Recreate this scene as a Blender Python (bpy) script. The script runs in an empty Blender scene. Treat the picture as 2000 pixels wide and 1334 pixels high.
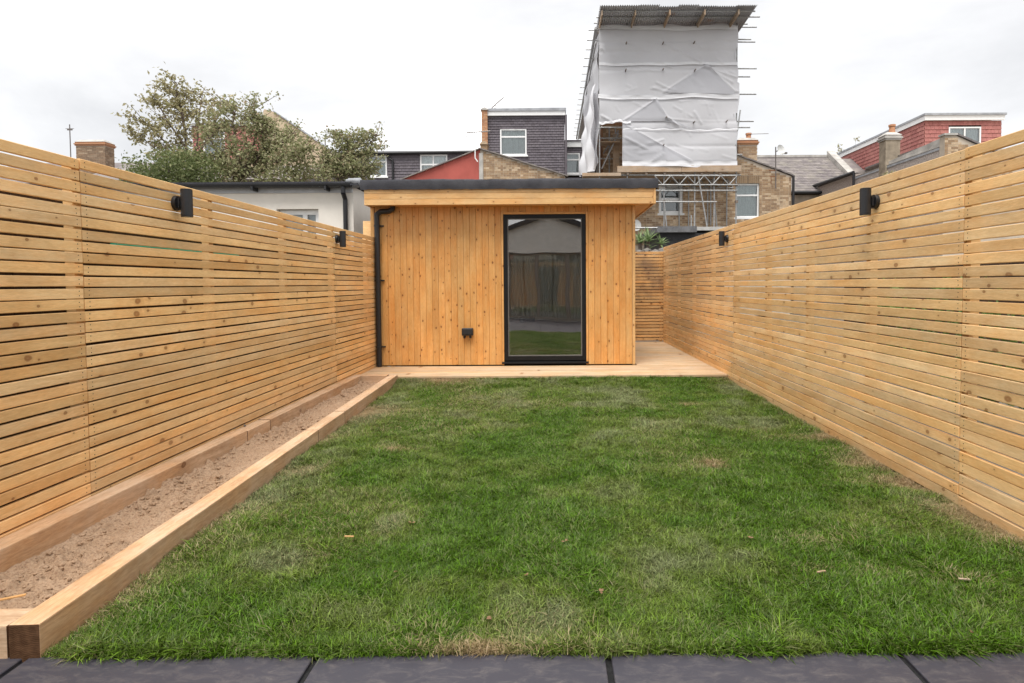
import bpy, bmesh, math, random
import numpy as np
from mathutils import Vector, Matrix, Euler
random.seed(7); rng = np.random.default_rng(7)
R = math.radians; PI = math.pi
sc = bpy.context.scene
C = sc.collection

# ------------------------------------------------------------ camera
F = 1125.0; CAMZ = 1.15; PITCH = R(2.1); ROLL = R(-0.35)
VX, VY = 1076.0, 555.0
RM = Matrix.Rotation(PI/2 - PITCH, 3, 'X') @ Matrix.Rotation(ROLL, 3, 'Z')
_d = RM.transposed() @ Vector((0, 1, 0))
PX0 = VX - F*_d.x/(-_d.z); PY0 = VY + F*_d.y/(-_d.z)
cam = bpy.data.cameras.new('camera'); camo = bpy.data.objects.new('camera', cam); C.objects.link(camo)
cam.sensor_width = 36; cam.lens = 36*F/2000; cam.clip_end = 2000; cam.clip_start = 0.05
cam.shift_x = (1000-PX0)/2000; cam.shift_y = (PY0-667)/2000
camo.location = (0, 0, CAMZ); camo.rotation_euler = RM.to_euler()
sc.camera = camo
CO = Vector((0, 0, CAMZ))
def ray(px, py): return RM @ Vector(((px-PX0)/F, -(py-PY0)/F, -1))
def at(px, py, Y):
    d = ray(px, py); return CO + d*(Y/d.y)
def atz(px, py, z=0.0):
    d = ray(px, py); return CO + d*((z-CAMZ)/d.z)

# ------------------------------------------------------------ world, sun, exposure
w = bpy.data.worlds.new('World'); sc.world = w; w.use_nodes = True
nt = w.node_tree; N = nt.nodes; L = nt.links; N.clear()
CLOUD = (7, 2, 1)
SUN_EL, SUN_AZ = 67, 195     # sun behind and to the left of the camera
sky = N.new('ShaderNodeTexSky'); sky.sky_type = 'NISHITA'; sky.sun_disc = False
sky.sun_elevation = R(SUN_EL); sky.sun_rotation = R(SUN_AZ)
tc = N.new('ShaderNodeTexCoord')
mp = N.new('ShaderNodeMapping'); mp.inputs['Scale'].default_value = (1, 1, 2.4); mp.inputs['Location'].default_value = CLOUD
nz = N.new('ShaderNodeTexNoise'); nz.inputs['Scale'].default_value = 2.0; nz.inputs['Detail'].default_value = 7; nz.inputs['Roughness'].default_value = .55
nz.inputs['Distortion'].default_value = .3
cr = N.new('ShaderNodeValToRGB')
cr.color_ramp.elements[0].position = .34; cr.color_ramp.elements[0].color = (2.5, 2.51, 2.56, 1)
cr.color_ramp.elements[1].position = .74; cr.color_ramp.elements[1].color = (10.5, 10.45, 10.45, 1)
e_ = cr.color_ramp.elements.new(.53); e_.color = (3.15, 3.15, 3.18, 1)
mx = N.new('ShaderNodeMixRGB'); mx.inputs[0].default_value = .97
bg = N.new('ShaderNodeBackground'); bg.inputs['Strength'].default_value = .1
wo = N.new('ShaderNodeOutputWorld')
L.new(tc.outputs['Generated'], mp.inputs[0]); L.new(mp.outputs[0], nz.inputs['Vector']); L.new(nz.outputs[0], cr.inputs[0])
L.new(sky.outputs[0], mx.inputs[1]); L.new(cr.outputs[0], mx.inputs[2]); L.new(mx.outputs[0], bg.inputs[0]); L.new(bg.outputs[0], wo.inputs[0])
sd = bpy.data.lights.new('sun', 'SUN'); so = bpy.data.objects.new('sun', sd); C.objects.link(so)
sd.energy = 1.4; sd.angle = R(35); sd.color = (1, .97, .93)
el, az = R(SUN_EL), R(SUN_AZ)
sdir = Vector((math.sin(az)*math.cos(el), math.cos(az)*math.cos(el), math.sin(el)))
so.rotation_euler = sdir.to_track_quat('Z', 'Y').to_euler()
so.location = (-5, -5, 12)
sc.view_settings.view_transform = 'Standard'; sc.view_settings.look = 'None'
sc.view_settings.exposure = 1.72; sc.view_settings.gamma = 1; sc.view_settings.use_curve_mapping = False

# ------------------------------------------------------------ helpers
def tag(o, label=None, cat=None, group=None, kind=None):
    if label: o['label'] = label
    if cat: o['category'] = cat
    if group: o['group'] = group
    if kind: o['kind'] = kind
    return o
def thing(name, label, cat, loc=(0, 0, 0), rz=0, group=None):
    o = bpy.data.objects.new(name, None); C.objects.link(o); o.location = loc; o.rotation_euler.z = rz
    o.empty_display_size = .1
    return tag(o, label, cat, group)
def link(name, me, parent=None, loc=None, rot=None, scale=None):
    o = bpy.data.objects.new(name, me); C.objects.link(o)
    if parent: o.parent = parent
    if loc is not None: o.location = loc
    if rot is not None: o.rotation_euler = rot
    if scale is not None: o.scale = scale
    return o
class MB:
    def __init__(s): s.v = []; s.f = []
    def poly(s, pts):
        n = len(s.v); s.v += [tuple(p) for p in pts]; s.f.append(tuple(range(n, n+len(pts))))
    def box(s, x0, x1, y0, y1, z0, z1):
        n = len(s.v)
        s.v += [(x0,y0,z0),(x1,y0,z0),(x1,y1,z0),(x0,y1,z0),(x0,y0,z1),(x1,y0,z1),(x1,y1,z1),(x0,y1,z1)]
        for q in ((0,3,2,1),(4,5,6,7),(0,1,5,4),(1,2,6,5),(2,3,7,6),(3,0,4,7)): s.f.append(tuple(n+i for i in q))
        return s
    def hexa(s, a):      # eight corners, bottom four then top four
        n = len(s.v); s.v += [tuple(p) for p in a]
        for q in ((0,3,2,1),(4,5,6,7),(0,1,5,4),(1,2,6,5),(2,3,7,6),(3,0,4,7)): s.f.append(tuple(n+i for i in q))
        return s
    def prism(s, pts, ext):   # planar polygon extruded by vector
        n = len(s.v); k = len(pts); e = Vector(ext)
        s.v += [tuple(p) for p in pts] + [tuple(Vector(p)+e) for p in pts]
        s.f.append(tuple(range(n, n+k))); s.f.append(tuple(range(n+2*k-1, n+k-1, -1)))
        for i in range(k): j = (i+1) % k; s.f.append((n+j, n+i, n+k+i, n+k+j))
        return s
    def tube(s, p0, p1, r, r1=None, n=8, caps=True):
        p0 = Vector(p0); p1 = Vector(p1); r1 = r if r1 is None else r1
        d = (p1-p0).normalized(); a = d.orthogonal().normalized(); b = d.cross(a); m = len(s.v)
        for p, q in ((p0, r), (p1, r1)):
            for i in range(n):
                t = 2*PI*i/n; s.v.append(tuple(p + a*(q*math.cos(t)) + b*(q*math.sin(t))))
        for i in range(n): j = (i+1) % n; s.f.append((m+i, m+j, m+n+j, m+n+i))
        if caps: s.f.append(tuple(range(m+n-1, m-1, -1))); s.f.append(tuple(range(m+n, m+2*n)))
        return s
    def path(s, pts, r, n=8):
        for a, b in zip(pts[:-1], pts[1:]): s.tube(a, b, r, n=n)
        return s
    def mesh(s, name, mat, smooth=False):
        me = bpy.data.meshes.new(name); me.from_pydata(s.v, [], s.f)
        if mat: me.materials.append(mat)
        if smooth: me.polygons.foreach_set('use_smooth', [True]*len(me.polygons))
        me.update(); return me
    def build(s, name, mat, parent=None, smooth=False, **k):
        me = s.mesh(name, mat, smooth)
        bm = bmesh.new(); bm.from_mesh(me); bmesh.ops.recalc_face_normals(bm, faces=bm.faces); bm.to_mesh(me); bm.free()
        return link(name, me, parent, **k)
def bevel_mesh(me, w, seg=2):
    bm = bmesh.new(); bm.from_mesh(me)
    bmesh.ops.bevel(bm, geom=bm.edges[:], offset=w, segments=seg, affect='EDGES', profile=.6)
    bm.to_mesh(me); bm.free(); return me
def smooth_by_angle(me, ang=35):
    me.polygons.foreach_set('use_smooth', [True]*len(me.polygons))
    try: me.set_sharp_from_angle(angle=R(ang))
    except Exception: pass
    return me
def vnoise(x, y, scale, seed):
    g = np.random.default_rng(seed).random((64, 64)); x = x*scale + 1000; y = y*scale + 1000
    xi = np.floor(x).astype(int); yi = np.floor(y).astype(int); fx = x-xi; fy = y-yi
    fx = fx*fx*(3-2*fx); fy = fy*fy*(3-2*fy); a = g[xi % 64, yi % 64]; b = g[(xi+1) % 64, yi % 64]; c = g[xi % 64, (yi+1) % 64]; d = g[(xi+1) % 64, (yi+1) % 64]
    return (a*(1-fx)+b*fx)*(1-fy) + (c*(1-fx)+d*fx)*fy
def fnoise(x, y, scale, seed, o=4):
    t = 0; a = 1; s = 0
    for i in range(o): t = t + a*vnoise(x, y, scale*2**i, seed+i); s += a; a *= .5
    return t/s

# ------------------------------------------------------------ materials
class Mat:
    def __init__(s, name, rough=.7, spec=.3):
        s.m = bpy.data.materials.new(name); s.m.use_nodes = True; s.nt = s.m.node_tree; s.N = s.nt.nodes; s.L = s.nt.links
        s.b = s.N['Principled BSDF']; s.b.inputs['Roughness'].default_value = rough; s.b.inputs['Specular IOR Level'].default_value = spec
    def n(s, t, **k):
        x = s.N.new('ShaderNode'+t)
        for a, b in k.items():
            if hasattr(x, a): setattr(x, a, b)
        return x
    def l(s, a, b): s.L.new(a, b)
    def coord(s, kind='Object'): return s.n('TexCoord').outputs[kind]
    def pos(s): return s.n('NewGeometry').outputs['Position']
    def mapping(s, v, scale=(1, 1, 1), loc=(0, 0, 0)):
        x = s.n('Mapping'); x.inputs['Scale'].default_value = scale; x.inputs['Location'].default_value = loc; s.l(v, x.inputs[0]); return x.outputs[0]
    def noise(s, v, scale, detail=4, rough=.5, dist=0):
        x = s.n('TexNoise'); s.l(v, x.inputs['Vector']); x.inputs['Scale'].default_value = scale; x.inputs['Detail'].default_value = detail
        x.inputs['Roughness'].default_value = rough; x.inputs['Distortion'].default_value = dist; return x.outputs[0]
    def ramp(s, v, stops, interp='LINEAR'):
        x = s.n('ValToRGB'); e = x.color_ramp.elements; x.color_ramp.interpolation = interp
        while len(e) < len(stops): e.new(.5)
        for i, (p, c) in enumerate(stops):
            e[i].position = p; e[i].color = (c, c, c, 1) if isinstance(c, (int, float)) else (*c, 1)
        s.l(v, x.inputs[0]); return x.outputs[0]
    def mix(s, f, a, b, mode='MIX'):
        x = s.n('MixRGB'); x.blend_type = mode
        for i, q in ((0, f), (1, a), (2, b)):
            if isinstance(q, (int, float)): x.inputs[i].default_value = q if i == 0 else (q, q, q, 1)
            elif isinstance(q, tuple): x.inputs[i].default_value = (*q, 1)
            else: s.l(q, x.inputs[i])
        return x.outputs[0]
    def math(s, op, a, b=0.0, c=None):
        x = s.n('Math'); x.operation = op
        for i, q in enumerate((a, b, c)):
            if q is None: continue
            if isinstance(q, (int, float)): x.inputs[i].default_value = q
            else: s.l(q, x.inputs[i])
        return x.outputs[0]
    def vmath(s, op, a, b):
        x = s.n('VectorMath'); x.operation = op
        for i, q in enumerate((a, b)):
            if isinstance(q, tuple): x.inputs[i].default_value = q
            else: s.l(q, x.inputs[i])
        return x.outputs[0]
    def col(s, c): 
        if isinstance(c, tuple): s.b.inputs['Base Color'].default_value = (*c, 1)
        else: s.l(c, s.b.inputs['Base Color'])
        return s
    def bump(s, h, strength=.3, dist=.01):
        x = s.n('Bump'); x.inputs['Strength'].default_value = strength; x.inputs['Distance'].default_value = dist
        s.l(h, x.inputs['Height']); s.l(x.outputs[0], s.b.inputs['Normal']); return s
    def rand(s): return s.n('ObjectInfo').outputs['Random']
    def island(s): return s.n('NewGeometry').outputs['Random Per Island']

def wood(name, base, dark, knot, cell=.16, kr=.075, rough=.6, spec=.3, var=.25, grain=26, tint=None, weather=None, kstr=1.0, present=.6, blot=.7):
    # local X is the length of the board
    M = Mat(name, rough, spec)
    v = M.coord('Object'); r = M.rand()
    off = M.n('CombineXYZ'); M.l(M.math('MULTIPLY', r, 37.3), off.inputs[0]); M.l(M.math('MULTIPLY', r, 91.7), off.inputs[1]); M.l(M.math('MULTIPLY', r, 53.1), off.inputs[2])
    p = M.vmath('ADD', v, off.outputs[0])
    # knots
    vo = M.n('TexVoronoi'); vo.voronoi_dimensions = '2D'; vo.feature = 'F1'; vo.inputs['Scale'].default_value = 1/cell
    wob = M.noise(M.mapping(p, (1, 1, 1)), 30, 2)
    sx_ = M.n('SeparateXYZ'); M.l(p, sx_.inputs[0]); ck = M.n('CombineXYZ'); M.l(M.math('MULTIPLY', sx_.outputs[0], .8), ck.inputs[0]); M.l(M.math('MULTIPLY', sx_.outputs[2], 1.15), ck.inputs[1]); M.l(ck.outputs[0], vo.inputs['Vector'])
    d = M.math('ADD', vo.outputs['Distance'], M.math('MULTIPLY', M.math('SUBTRACT', wob, .5), .06))
    # size of the knot differs from cell to cell
    sep = M.n('SeparateColor'); M.l(vo.outputs['Color'], sep.inputs[0])
    d = M.math('DIVIDE', d, M.math('ADD', .25, M.math('MULTIPLY', sep.outputs[0], 1.15)))
    d = M.math('ADD', d, M.math('GREATER_THAN', sep.outputs[1], present))
    km = M.ramp(d, [(0, .7), (kr*.5, 1), (kr*.85, .85), (kr*1.15, .0)])
    halo = M.ramp(d, [(0, 1), (kr*3.2, 0)])
    # grain, bent around the knots
    s3 = M.n('SeparateXYZ'); M.l(p, s3.inputs[0])
    bend = M.math('MULTIPLY', halo, .012)
    gz = M.math('ADD', s3.outputs[2], bend)
    low = M.noise(M.mapping(p, (1.1, 1, 3)), 1.6, 2)
    gz = M.math('ADD', gz, M.math('MULTIPLY', low, .07))
    cg = M.n('CombineXYZ'); M.l(M.math('MULTIPLY', s3.outputs[0], .22), cg.inputs[0]); M.l(s3.outputs[1], cg.inputs[1]); M.l(gz, cg.inputs[2])
    g1 = M.noise(cg.outputs[0], grain*6, 3, .6)
    cg2 = M.n('CombineXYZ'); M.l(M.math('MULTIPLY', s3.outputs[0], .05), cg2.inputs[0]); M.l(s3.outputs[1], cg2.inputs[1]); M.l(gz, cg2.inputs[2])
    g2 = M.noise(cg2.outputs[0], grain*2.4, 2, .5)
    gg = M.math('ADD', M.math('MULTIPLY', g1, .5), M.math('MULTIPLY', g2, .5))
    c = M.mix(M.ramp(gg, [(.35, 0), (.68, 1)]), base, dark)
    c = M.mix(M.math('MULTIPLY', halo, .45), c, tuple(x*.75 for x in dark))
    c = M.mix(M.math('MULTIPLY', km, kstr*.9), c, knot)
    br = M.math('ADD', 1-var*.55, M.math('MULTIPLY', r, var))
    c = M.mix(1.0, c, br, 'MULTIPLY')
    if tint:
        t = M.math('FRACT', M.math('MULTIPLY', r, 17.31), 0)
        c = M.mix(M.math('MULTIPLY', t, .75), c, M.mix(1.0, c, tint, 'MULTIPLY'))
    ob = M.noise(M.mapping(p, (1, 1, 2.5)), 1.9, 4, .6); c = M.mix(M.ramp(ob, [(.42, 0), (.68, blot)]), c, M.mix(1.0, c, (1.0, .80, .58), 'MULTIPLY'))
    bl = M.noise(M.mapping(p, (1, 1, 1.6)), 3.2, 3, .6)
    c = M.mix(1.0, c, M.ramp(bl, [(.3, .86), (.7, 1.08)]), 'MULTIPLY')
    if weather:
        wn = M.noise(M.mapping(M.pos(), weather[1]), weather[2], 3, .6)
        c = M.mix(M.ramp(wn, [(weather[3], 0), (weather[4], weather[5])]), c, weather[0])
    M.col(c); fg = M.noise(M.mapping(p, (3, 40, 60)), 9, 3, .6)
    c2_ = M.mix(1.0, c, M.ramp(fg, [(.3, .88), (.7, 1.08)]), 'MULTIPLY'); M.col(c2_); M.bump(M.math('ADD', gg, fg), .25, .004)
    return M.m

M_SLAT = wood('treated_pine_slat', (.90, .66, .38), (.78, .52, .26), (.32, .15, .06), kstr=.9, present=.42, cell=.17, kr=.078, tint=(1.0, .88, .66), var=.32, grain=22)
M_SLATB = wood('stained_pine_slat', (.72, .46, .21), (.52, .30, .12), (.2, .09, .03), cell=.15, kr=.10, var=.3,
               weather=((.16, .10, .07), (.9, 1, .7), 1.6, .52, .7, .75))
M_CLAD = wood('oiled_pine_cladding', (.69, .42, .175), (.60, .31, .092), (.16, .045, .012), kstr=1.0, cell=.11, kr=.085, present=.42, rough=.45, spec=.35, var=.17, grain=16, tint=(1.0, .86, .72))
M_FASC = wood('oiled_pine_fascia', (.70, .45, .215), (.62, .365, .14), (.2, .06, .015), cell=.13, kr=.06, present=.5, rough=.42, spec=.4, var=.15, grain=16)
M_SLEEP = wood('oak_sleeper', (.66, .48, .32), (.44, .28, .165), (.20, .11, .06), cell=.42, kr=.06, rough=.8, spec=.15, var=.14, grain=20,
               weather=((.62, .47, .34), (1.5, 1.5, 1.5), 3, .48, .75, .6))
M_DECK = wood('pine_decking', (.56, .43, .30), (.48, .355, .23), (.3, .16, .08), cell=.4, kr=.04, rough=.65, var=.2, grain=18, tint=(.96, .95, .85))
M_OLDF = wood('weathered_board', (.085, .055, .04), (.045, .03, .022), (.03, .02, .015), rough=.9, var=.3)
M_PLANK = wood('scaffold_board', (.44, .35, .26), (.34, .25, .18), (.25, .15, .09), cell=.5, rough=.85, var=.3)

def endgrain():
    M = Mat('sleeper_end_grain', .85, .15); p = M.coord('Object')
    wv = M.n('TexWave'); wv.wave_type = 'RINGS'; wv.rings_direction = 'X'; wv.inputs['Scale'].default_value = 55; wv.inputs['Distortion'].default_value = 6; wv.inputs['Detail'].default_value = 3
    M.l(M.mapping(p, (1, 1, 1), (0, .05, .1)), wv.inputs['Vector'])
    c = M.mix(wv.outputs[0], (.06, .030, .015), (.095, .048, .024))
    c = M.mix(M.ramp(M.noise(p, 40, 4), [(.4, 0), (.75, .5)]), c, (.2, .11, .06))
    M.col(c); M.bump(wv.outputs[0], .3, .002); return M.m
M_END = endgrain()

def simple(name, c, rough=.6, spec=.3, metal=0, nv=.12, ns=8, bump=0, bs=60):
    M = Mat(name, rough, spec); M.b.inputs['Metallic'].default_value = metal
    p = M.coord('Object'); n = M.noise(p, ns, 5, .6)
    M.col(M.mix(M.ramp(n, [(.3, 0), (.7, 1)]), tuple(x*(1-nv) for x in c), tuple(min(1, x*(1+nv)) for x in c)))
    if bump: M.bump(M.noise(p, bs, 4, .6), bump, .01)
    return M.m
M_BLACK = simple('black_powder_coat', (.018, .018, .02), .38, .4, nv=.2, ns=20, bump=.05, bs=300)
M_BLACKP = simple('black_plastic', (.02, .02, .022), .45, .4)
M_FRAME = simple('black_aluminium', (.009, .009, .010), .45, .25)
M_LENS = simple('lamp_lens', (.5, .48, .42), .2, .5)
M_RENDERW = simple('cream_render', (.82, .77, .69), .9, .1, nv=.06, ns=3, bump=.35, bs=90)
M_WHITE = simple('white_upvc', (.82, .82, .81), .35, .4, nv=.04)
M_SHEATH = simple('dark_sheathing', (.03, .022, .015), .9, .1)
M_PLASTER = simple('room_plaster', (.86, .82, .77), .9, .1, nv=.04)
M_ROOMFL = simple('room_floor', (.58, .51, .42), .4, .3)
M_STEEL = simple('galvanised_tube', (.33, .33, .325), .45, .5, metal=.55, nv=.3, ns=14)
M_RUSTCL = simple('scaffold_clamp', (.2, .16, .13), .6, .4, metal=.6, nv=.4)
M_DARKW = simple('black_painted_wood', (.035, .035, .038), .7, .25, nv=.3)
M_GREYB = simple('grey_board', (.42, .41, .39), .8, .2)
M_REDR = simple('red_painted_render', (.40, .105, .085), .85, .15, nv=.16, ns=1.1, bump=.3, bs=30)
M_BUFF = simple('buff_cement_render', (.50, .40, .28), .9, .1, nv=.25, ns=1.2, bump=.4, bs=14)
M_GREYR = simple('grey_cement', (.43, .41, .38), .9, .1, nv=.25, ns=2.5, bump=.4, bs=20)
M_GREYLT = simple('weathered_lead', (.33, .34, .36), .6, .3, nv=.3, ns=3)
M_TAN = simple('terracotta_pot', (.50, .25, .14), .8, .2, nv=.2)
M_MORTAR = simple('lime_mortar', (.50, .43, .35), .95, .1, nv=.2, ns=2)
M_ALU = simple('aerial_metal', (.16, .14, .13), .5, .5, metal=.4)
M_DISH = simple('dish_enamel', (.62, .62, .60), .5, .3, nv=.12)
M_CURT = simple('net_curtain', (.70, .71, .70), .9, .1, nv=.06)
M_CURTW = simple('sheer_curtain', (.88, .86, .83), .9, .1, nv=.04)
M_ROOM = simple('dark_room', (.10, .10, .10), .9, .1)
M_TURQ = simple('turquoise_plastic', (.03, .42, .28), .4, .4)
M_STONE = simple('pale_stone', (.17, .155, .14), .9, .1, nv=.25, ns=12, bump=.6, bs=30)
M_GRASSG = simple('garden_ground', (.15, .14, .12), .95, .05, nv=.4, ns=1.5)
M_JOINT = simple('paving_joint', (.022, .022, .022), .95, .1, nv=.3, ns=60, bump=.5, bs=200)
M_DUST = simple('nail_head', (.07, .05, .04), .6, .3)

def felt():
    M = Mat('mineral_roofing_felt', .9, .15); p = M.coord('Object')
    n = M.noise(p, 260, 3, .7); n2 = M.noise(p, 5, 4, .6)
    c = M.mix(M.ramp(n, [(.4, 0), (.65, 1)]), (.030, .030, .035), (.070, .070, .078)); c = M.mix(M.ramp(n2, [(.4, 0), (.7, .35)]), c, (.11, .11, .12))
    M.col(c); M.bump(M.math('ADD', n, M.math('MULTIPLY', n2, 2)), .5, .006); return M.m
M_FELT = felt()

def brick(name, c1, c2, c3, soot=(.10, .085, .07), sa=.5):
    M = Mat(name, .92, .12); r = M.math('FRACT', M.math('ADD', M.rand(), M.math('MULTIPLY', M.island(), 7.77)), 0)
    c = M.ramp(r, [(0, c1), (.3, c2), (.55, c1), (.8, c3), (1, c2)])
    p = M.pos(); n = M.noise(p, 25, 3, .6); c = M.mix(1.0, c, M.ramp(n, [(.3, .8), (.7, 1.15)]), 'MULTIPLY')
    n2 = M.noise(p, 1.3, 5, .65); c = M.mix(M.ramp(n2, [(.45, 0), (.75, sa)]), c, soot)
    M.col(c); M.bump(n, .3, .01); return M.m
M_BRICK = brick('london_stock_brick', (.44, .30, .18), (.30, .20, .125), (.62, .48, .33))
M_BRICKS = brick('sooty_brick', (.30, .20, .13), (.22, .15, .10), (.40, .30, .21))
M_BRICKO = brick('orange_brick', (.50, .26, .14), (.42, .21, .12), (.56, .33, .19), sa=.3)
def tilem(name, c1, c2, c3, rough=.8, moss=None):
    M = Mat(name, rough, .2); r = M.math('FRACT', M.math('ADD', M.rand(), M.math('MULTIPLY', M.island(), 5.31)), 0)
    c = M.ramp(r, [(0, c1), (.4, c2), (.8, c1), (1, c3)]); p = M.pos(); n = M.noise(p, 6, 5, .65)
    c = M.mix(1.0, c, M.ramp(n, [(.3, .82), (.7, 1.12)]), 'MULTIPLY')
    if moss: c = M.mix(M.ramp(M.noise(p, 2.2, 5, .7), [(.45, 0), (.7, .75)]), c, moss)
    M.col(c); return M.m
M_SLATE = tilem('grey_hung_tile', (.135, .12, .135), (.16, .142, .155), (.115, .10, .11))
M_REDT = tilem('red_hung_tile', (.38, .15, .135), (.42, .18, .155), (.34, .13, .115))
M_ROOFS = tilem('old_roof_slate', (.22, .195, .19), (.17, .15, .15), (.28, .25, .235), moss=(.30, .275, .23))

def pane_mat():
    M = Mat('window_glass_far', .03, .8); M.col((.03, .033, .035)); g = M.n('BsdfGlossy'); g.inputs['Roughness'].default_value = .02
    t = M.n('BsdfTransparent'); t.inputs[0].default_value = (.88, .92, .92, 1); fr = M.n('Fresnel'); fr.inputs[0].default_value = 1.52
    f = M.math('ADD', M.math('MULTIPLY', fr.outputs[0], 1.7), .05)
    m = M.n('MixShader'); M.l(f, m.inputs[0]); M.l(t.outputs[0], m.inputs[1]); M.l(g.outputs[0], m.inputs[2])
    M.l(m.outputs[0], M.N['Material Output'].inputs[0]); return M.m
M_PANE = pane_mat()
def shed_glass():
    M = Mat('tinted_double_glazing', .02, .5); g = M.n('BsdfGlossy'); g.inputs['Roughness'].default_value = .012
    n = M.noise(M.coord('Object'), 1.1, 1, .4); bp = M.n('Bump'); bp.inputs['Strength'].default_value = .25; bp.inputs['Distance'].default_value = .02; M.l(n, bp.inputs['Height']); M.l(bp.outputs[0], g.inputs['Normal'])
    t = M.n('BsdfTransparent'); t.inputs[0].default_value = (.90, .87, .82, 1); fr = M.n('Fresnel'); fr.inputs[0].default_value = 1.52
    f = M.math('ADD', M.math('MULTIPLY', fr.outputs[0], 4.0), .20)
    m = M.n('MixShader'); M.l(f, m.inputs[0]); M.l(t.outputs[0], m.inputs[1]); M.l(g.outputs[0], m.inputs[2])
    M.l(m.outputs[0], M.N['Material Output'].inputs[0]); return M.m
M_SGLASS = shed_glass()

def soil_mat():
    M = Mat('dry_clay_soil', .97, .05); p = M.pos()
    n = M.noise(p, 9, 5, .6); n2 = M.noise(p, 110, 4, .7); n3 = M.noise(p, 420, 2, .5)
    c = M.mix(M.ramp(n, [(.35, 0), (.7, 1)]), (.41, .28, .18), (.50, .355, .24))
    c = M.mix(M.ramp(n2, [(.35, .75), (.55, 0)]), c, (.22, .135, .085)); c = M.mix(M.ramp(n3, [(.62, 0), (.72, .5)]), c, (.66, .5, .38))
    M.col(c); M.bump(M.math('ADD', n2, M.math('MULTIPLY', n3, .5)), .8, .006); return M.m
M_SOIL = soil_mat()
def lawn_mat():
    M = Mat('lawn_thatch', .97, .05); p = M.pos(); n = M.noise(p, 160, 4, .7); n2 = M.noise(p, 3, 4)
    c = M.mix(M.ramp(n, [(.35, 0), (.65, 1)]), (.05, .06, .022), (.16, .13, .065)); c = M.mix(M.ramp(n2, [(.5, 0), (.75, .5)]), c, (.27, .19, .11))
    M.col(c); M.bump(n, .8, .01); return M.m
M_LAWN = lawn_mat()
def paving_mat():
    M = Mat('dark_porcelain_slab', .5, .35); p = M.pos(); n = M.noise(p, 2.5, 6, .6); n2 = M.noise(M.mapping(p, (1, 2.5, 1)), 13, 8, .75, .6)
    c = M.mix(n, (.038, .036, .046), (.056, .053, .065)); c = M.mix(M.ramp(n2, [(.48, 0), (.62, .22), (.78, .8)]), c, (.20, .175, .16))
    c = M.mix(M.ramp(M.noise(p, 240, 2), [(.3, .12), (.6, 0)]), c, (.05, .05, .06))
    M.col(c); M.bump(M.noise(p, 70, 4), .08, .003); return M.m
M_PAVE = paving_mat()
def pebbledash():
    M = Mat('pebble_dash', .95, .1); p = M.pos(); n = M.noise(p, 16, 4, .7); n2 = M.noise(p, .8, 4)
    c = M.mix(M.ramp(n, [(.38, 0), (.62, 1)]), (.30, .255, .23), (.52, .455, .41)); c = M.mix(M.ramp(n2, [(.4, 0), (.7, .3)]), c, (.38, .33, .3))
    M.col(c); M.bump(n, .6, .02); return M.m
M_PEB = pebbledash()
def tarp_mat(name, c, tr):
    M = Mat(name, .55, .3); p = M.coord('Object'); n = M.noise(p, .9, 4, .55); n2 = M.noise(p, 60, 2)
    cc = M.mix(M.ramp(n, [(.3, 0), (.7, 1)]), tuple(x*.93 for x in c), c); M.col(cc); M.bump(M.math('ADD', M.noise(p, 2.2, 6, .6, .6), M.math('MULTIPLY', n2, .05)), .35, .035)
    t = M.n('BsdfTranslucent'); M.l(cc, t.inputs[0]); m = M.n('MixShader'); m.inputs[0].default_value = tr
    M.l(M.b.outputs[0], m.inputs[1]); M.l(t.outputs[0], m.inputs[2]); M.l(m.outputs[0], M.N['Material Output'].inputs[0]); return M.m
M_TARP = tarp_mat('white_sheeting', (.70, .70, .725), .25)
M_TARP2 = tarp_mat('white_sheeting_band', (.79, .79, .81), .15)
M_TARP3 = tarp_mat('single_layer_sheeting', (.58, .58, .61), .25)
def tin():
    M = Mat('corrugated_iron', .5, .4); M.b.inputs['Metallic'].default_value = .15; r = M.rand(); p = M.pos()
    c = M.ramp(r, [(0, (.52, .52, .54)), (.5, (.42, .42, .44)), (1, (.60, .60, .61))]); n = M.noise(M.mapping(p, (.8, 1, 1)), 1.3, 5, .7)
    c = M.mix(M.ramp(n, [(.60, 0), (.74, .8)]), c, (.42, .18, .07)); M.col(c); return M.m
M_TIN = tin()
def leafm(name, cols, rough=.55):
    M = Mat(name, rough, .3); r = M.island(); st = [(i/(len(cols)-1), c) for i, c in enumerate(cols)]
    c = M.ramp(r, st); M.col(c)
    t = M.n('BsdfTranslucent'); M.l(c, t.inputs[0]); m = M.n('MixShader'); m.inputs[0].default_value = .42
    M.l(M.b.outputs[0], m.inputs[1]); M.l(t.outputs[0], m.inputs[2]); M.l(m.outputs[0], M.N['Material Output'].inputs[0]); return M.m
M_LEAF1 = leafm('olive_leaf', [(.28, .25, .13), (.38, .35, .19), (.32, .31, .14), (.58, .52, .33), (.26, .23, .12), (.46, .41, .23)])
M_LEAF2 = leafm('green_leaf', [(.24, .26, .12), (.34, .35, .18), (.27, .29, .13), (.54, .50, .32), (.26, .27, .13), (.45, .34, .23)])
M_LEAF3 = leafm('ivy_leaf', [(.12, .15, .05), (.17, .20, .08), (.13, .16, .06), (.33, .34, .16)])
M_LEAF4 = leafm('garden_leaf', [(.09, .17, .04), (.14, .24, .06), (.07, .13, .03), (.18, .27, .08)])
M_YUC = leafm('yucca_leaf', [(.18, .26, .10), (.26, .34, .16), (.14, .21, .08), (.42, .42, .28)])
M_BARK = simple('tree_bark', (.17, .13, .11), .9, .1, nv=.3, ns=20)
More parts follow.
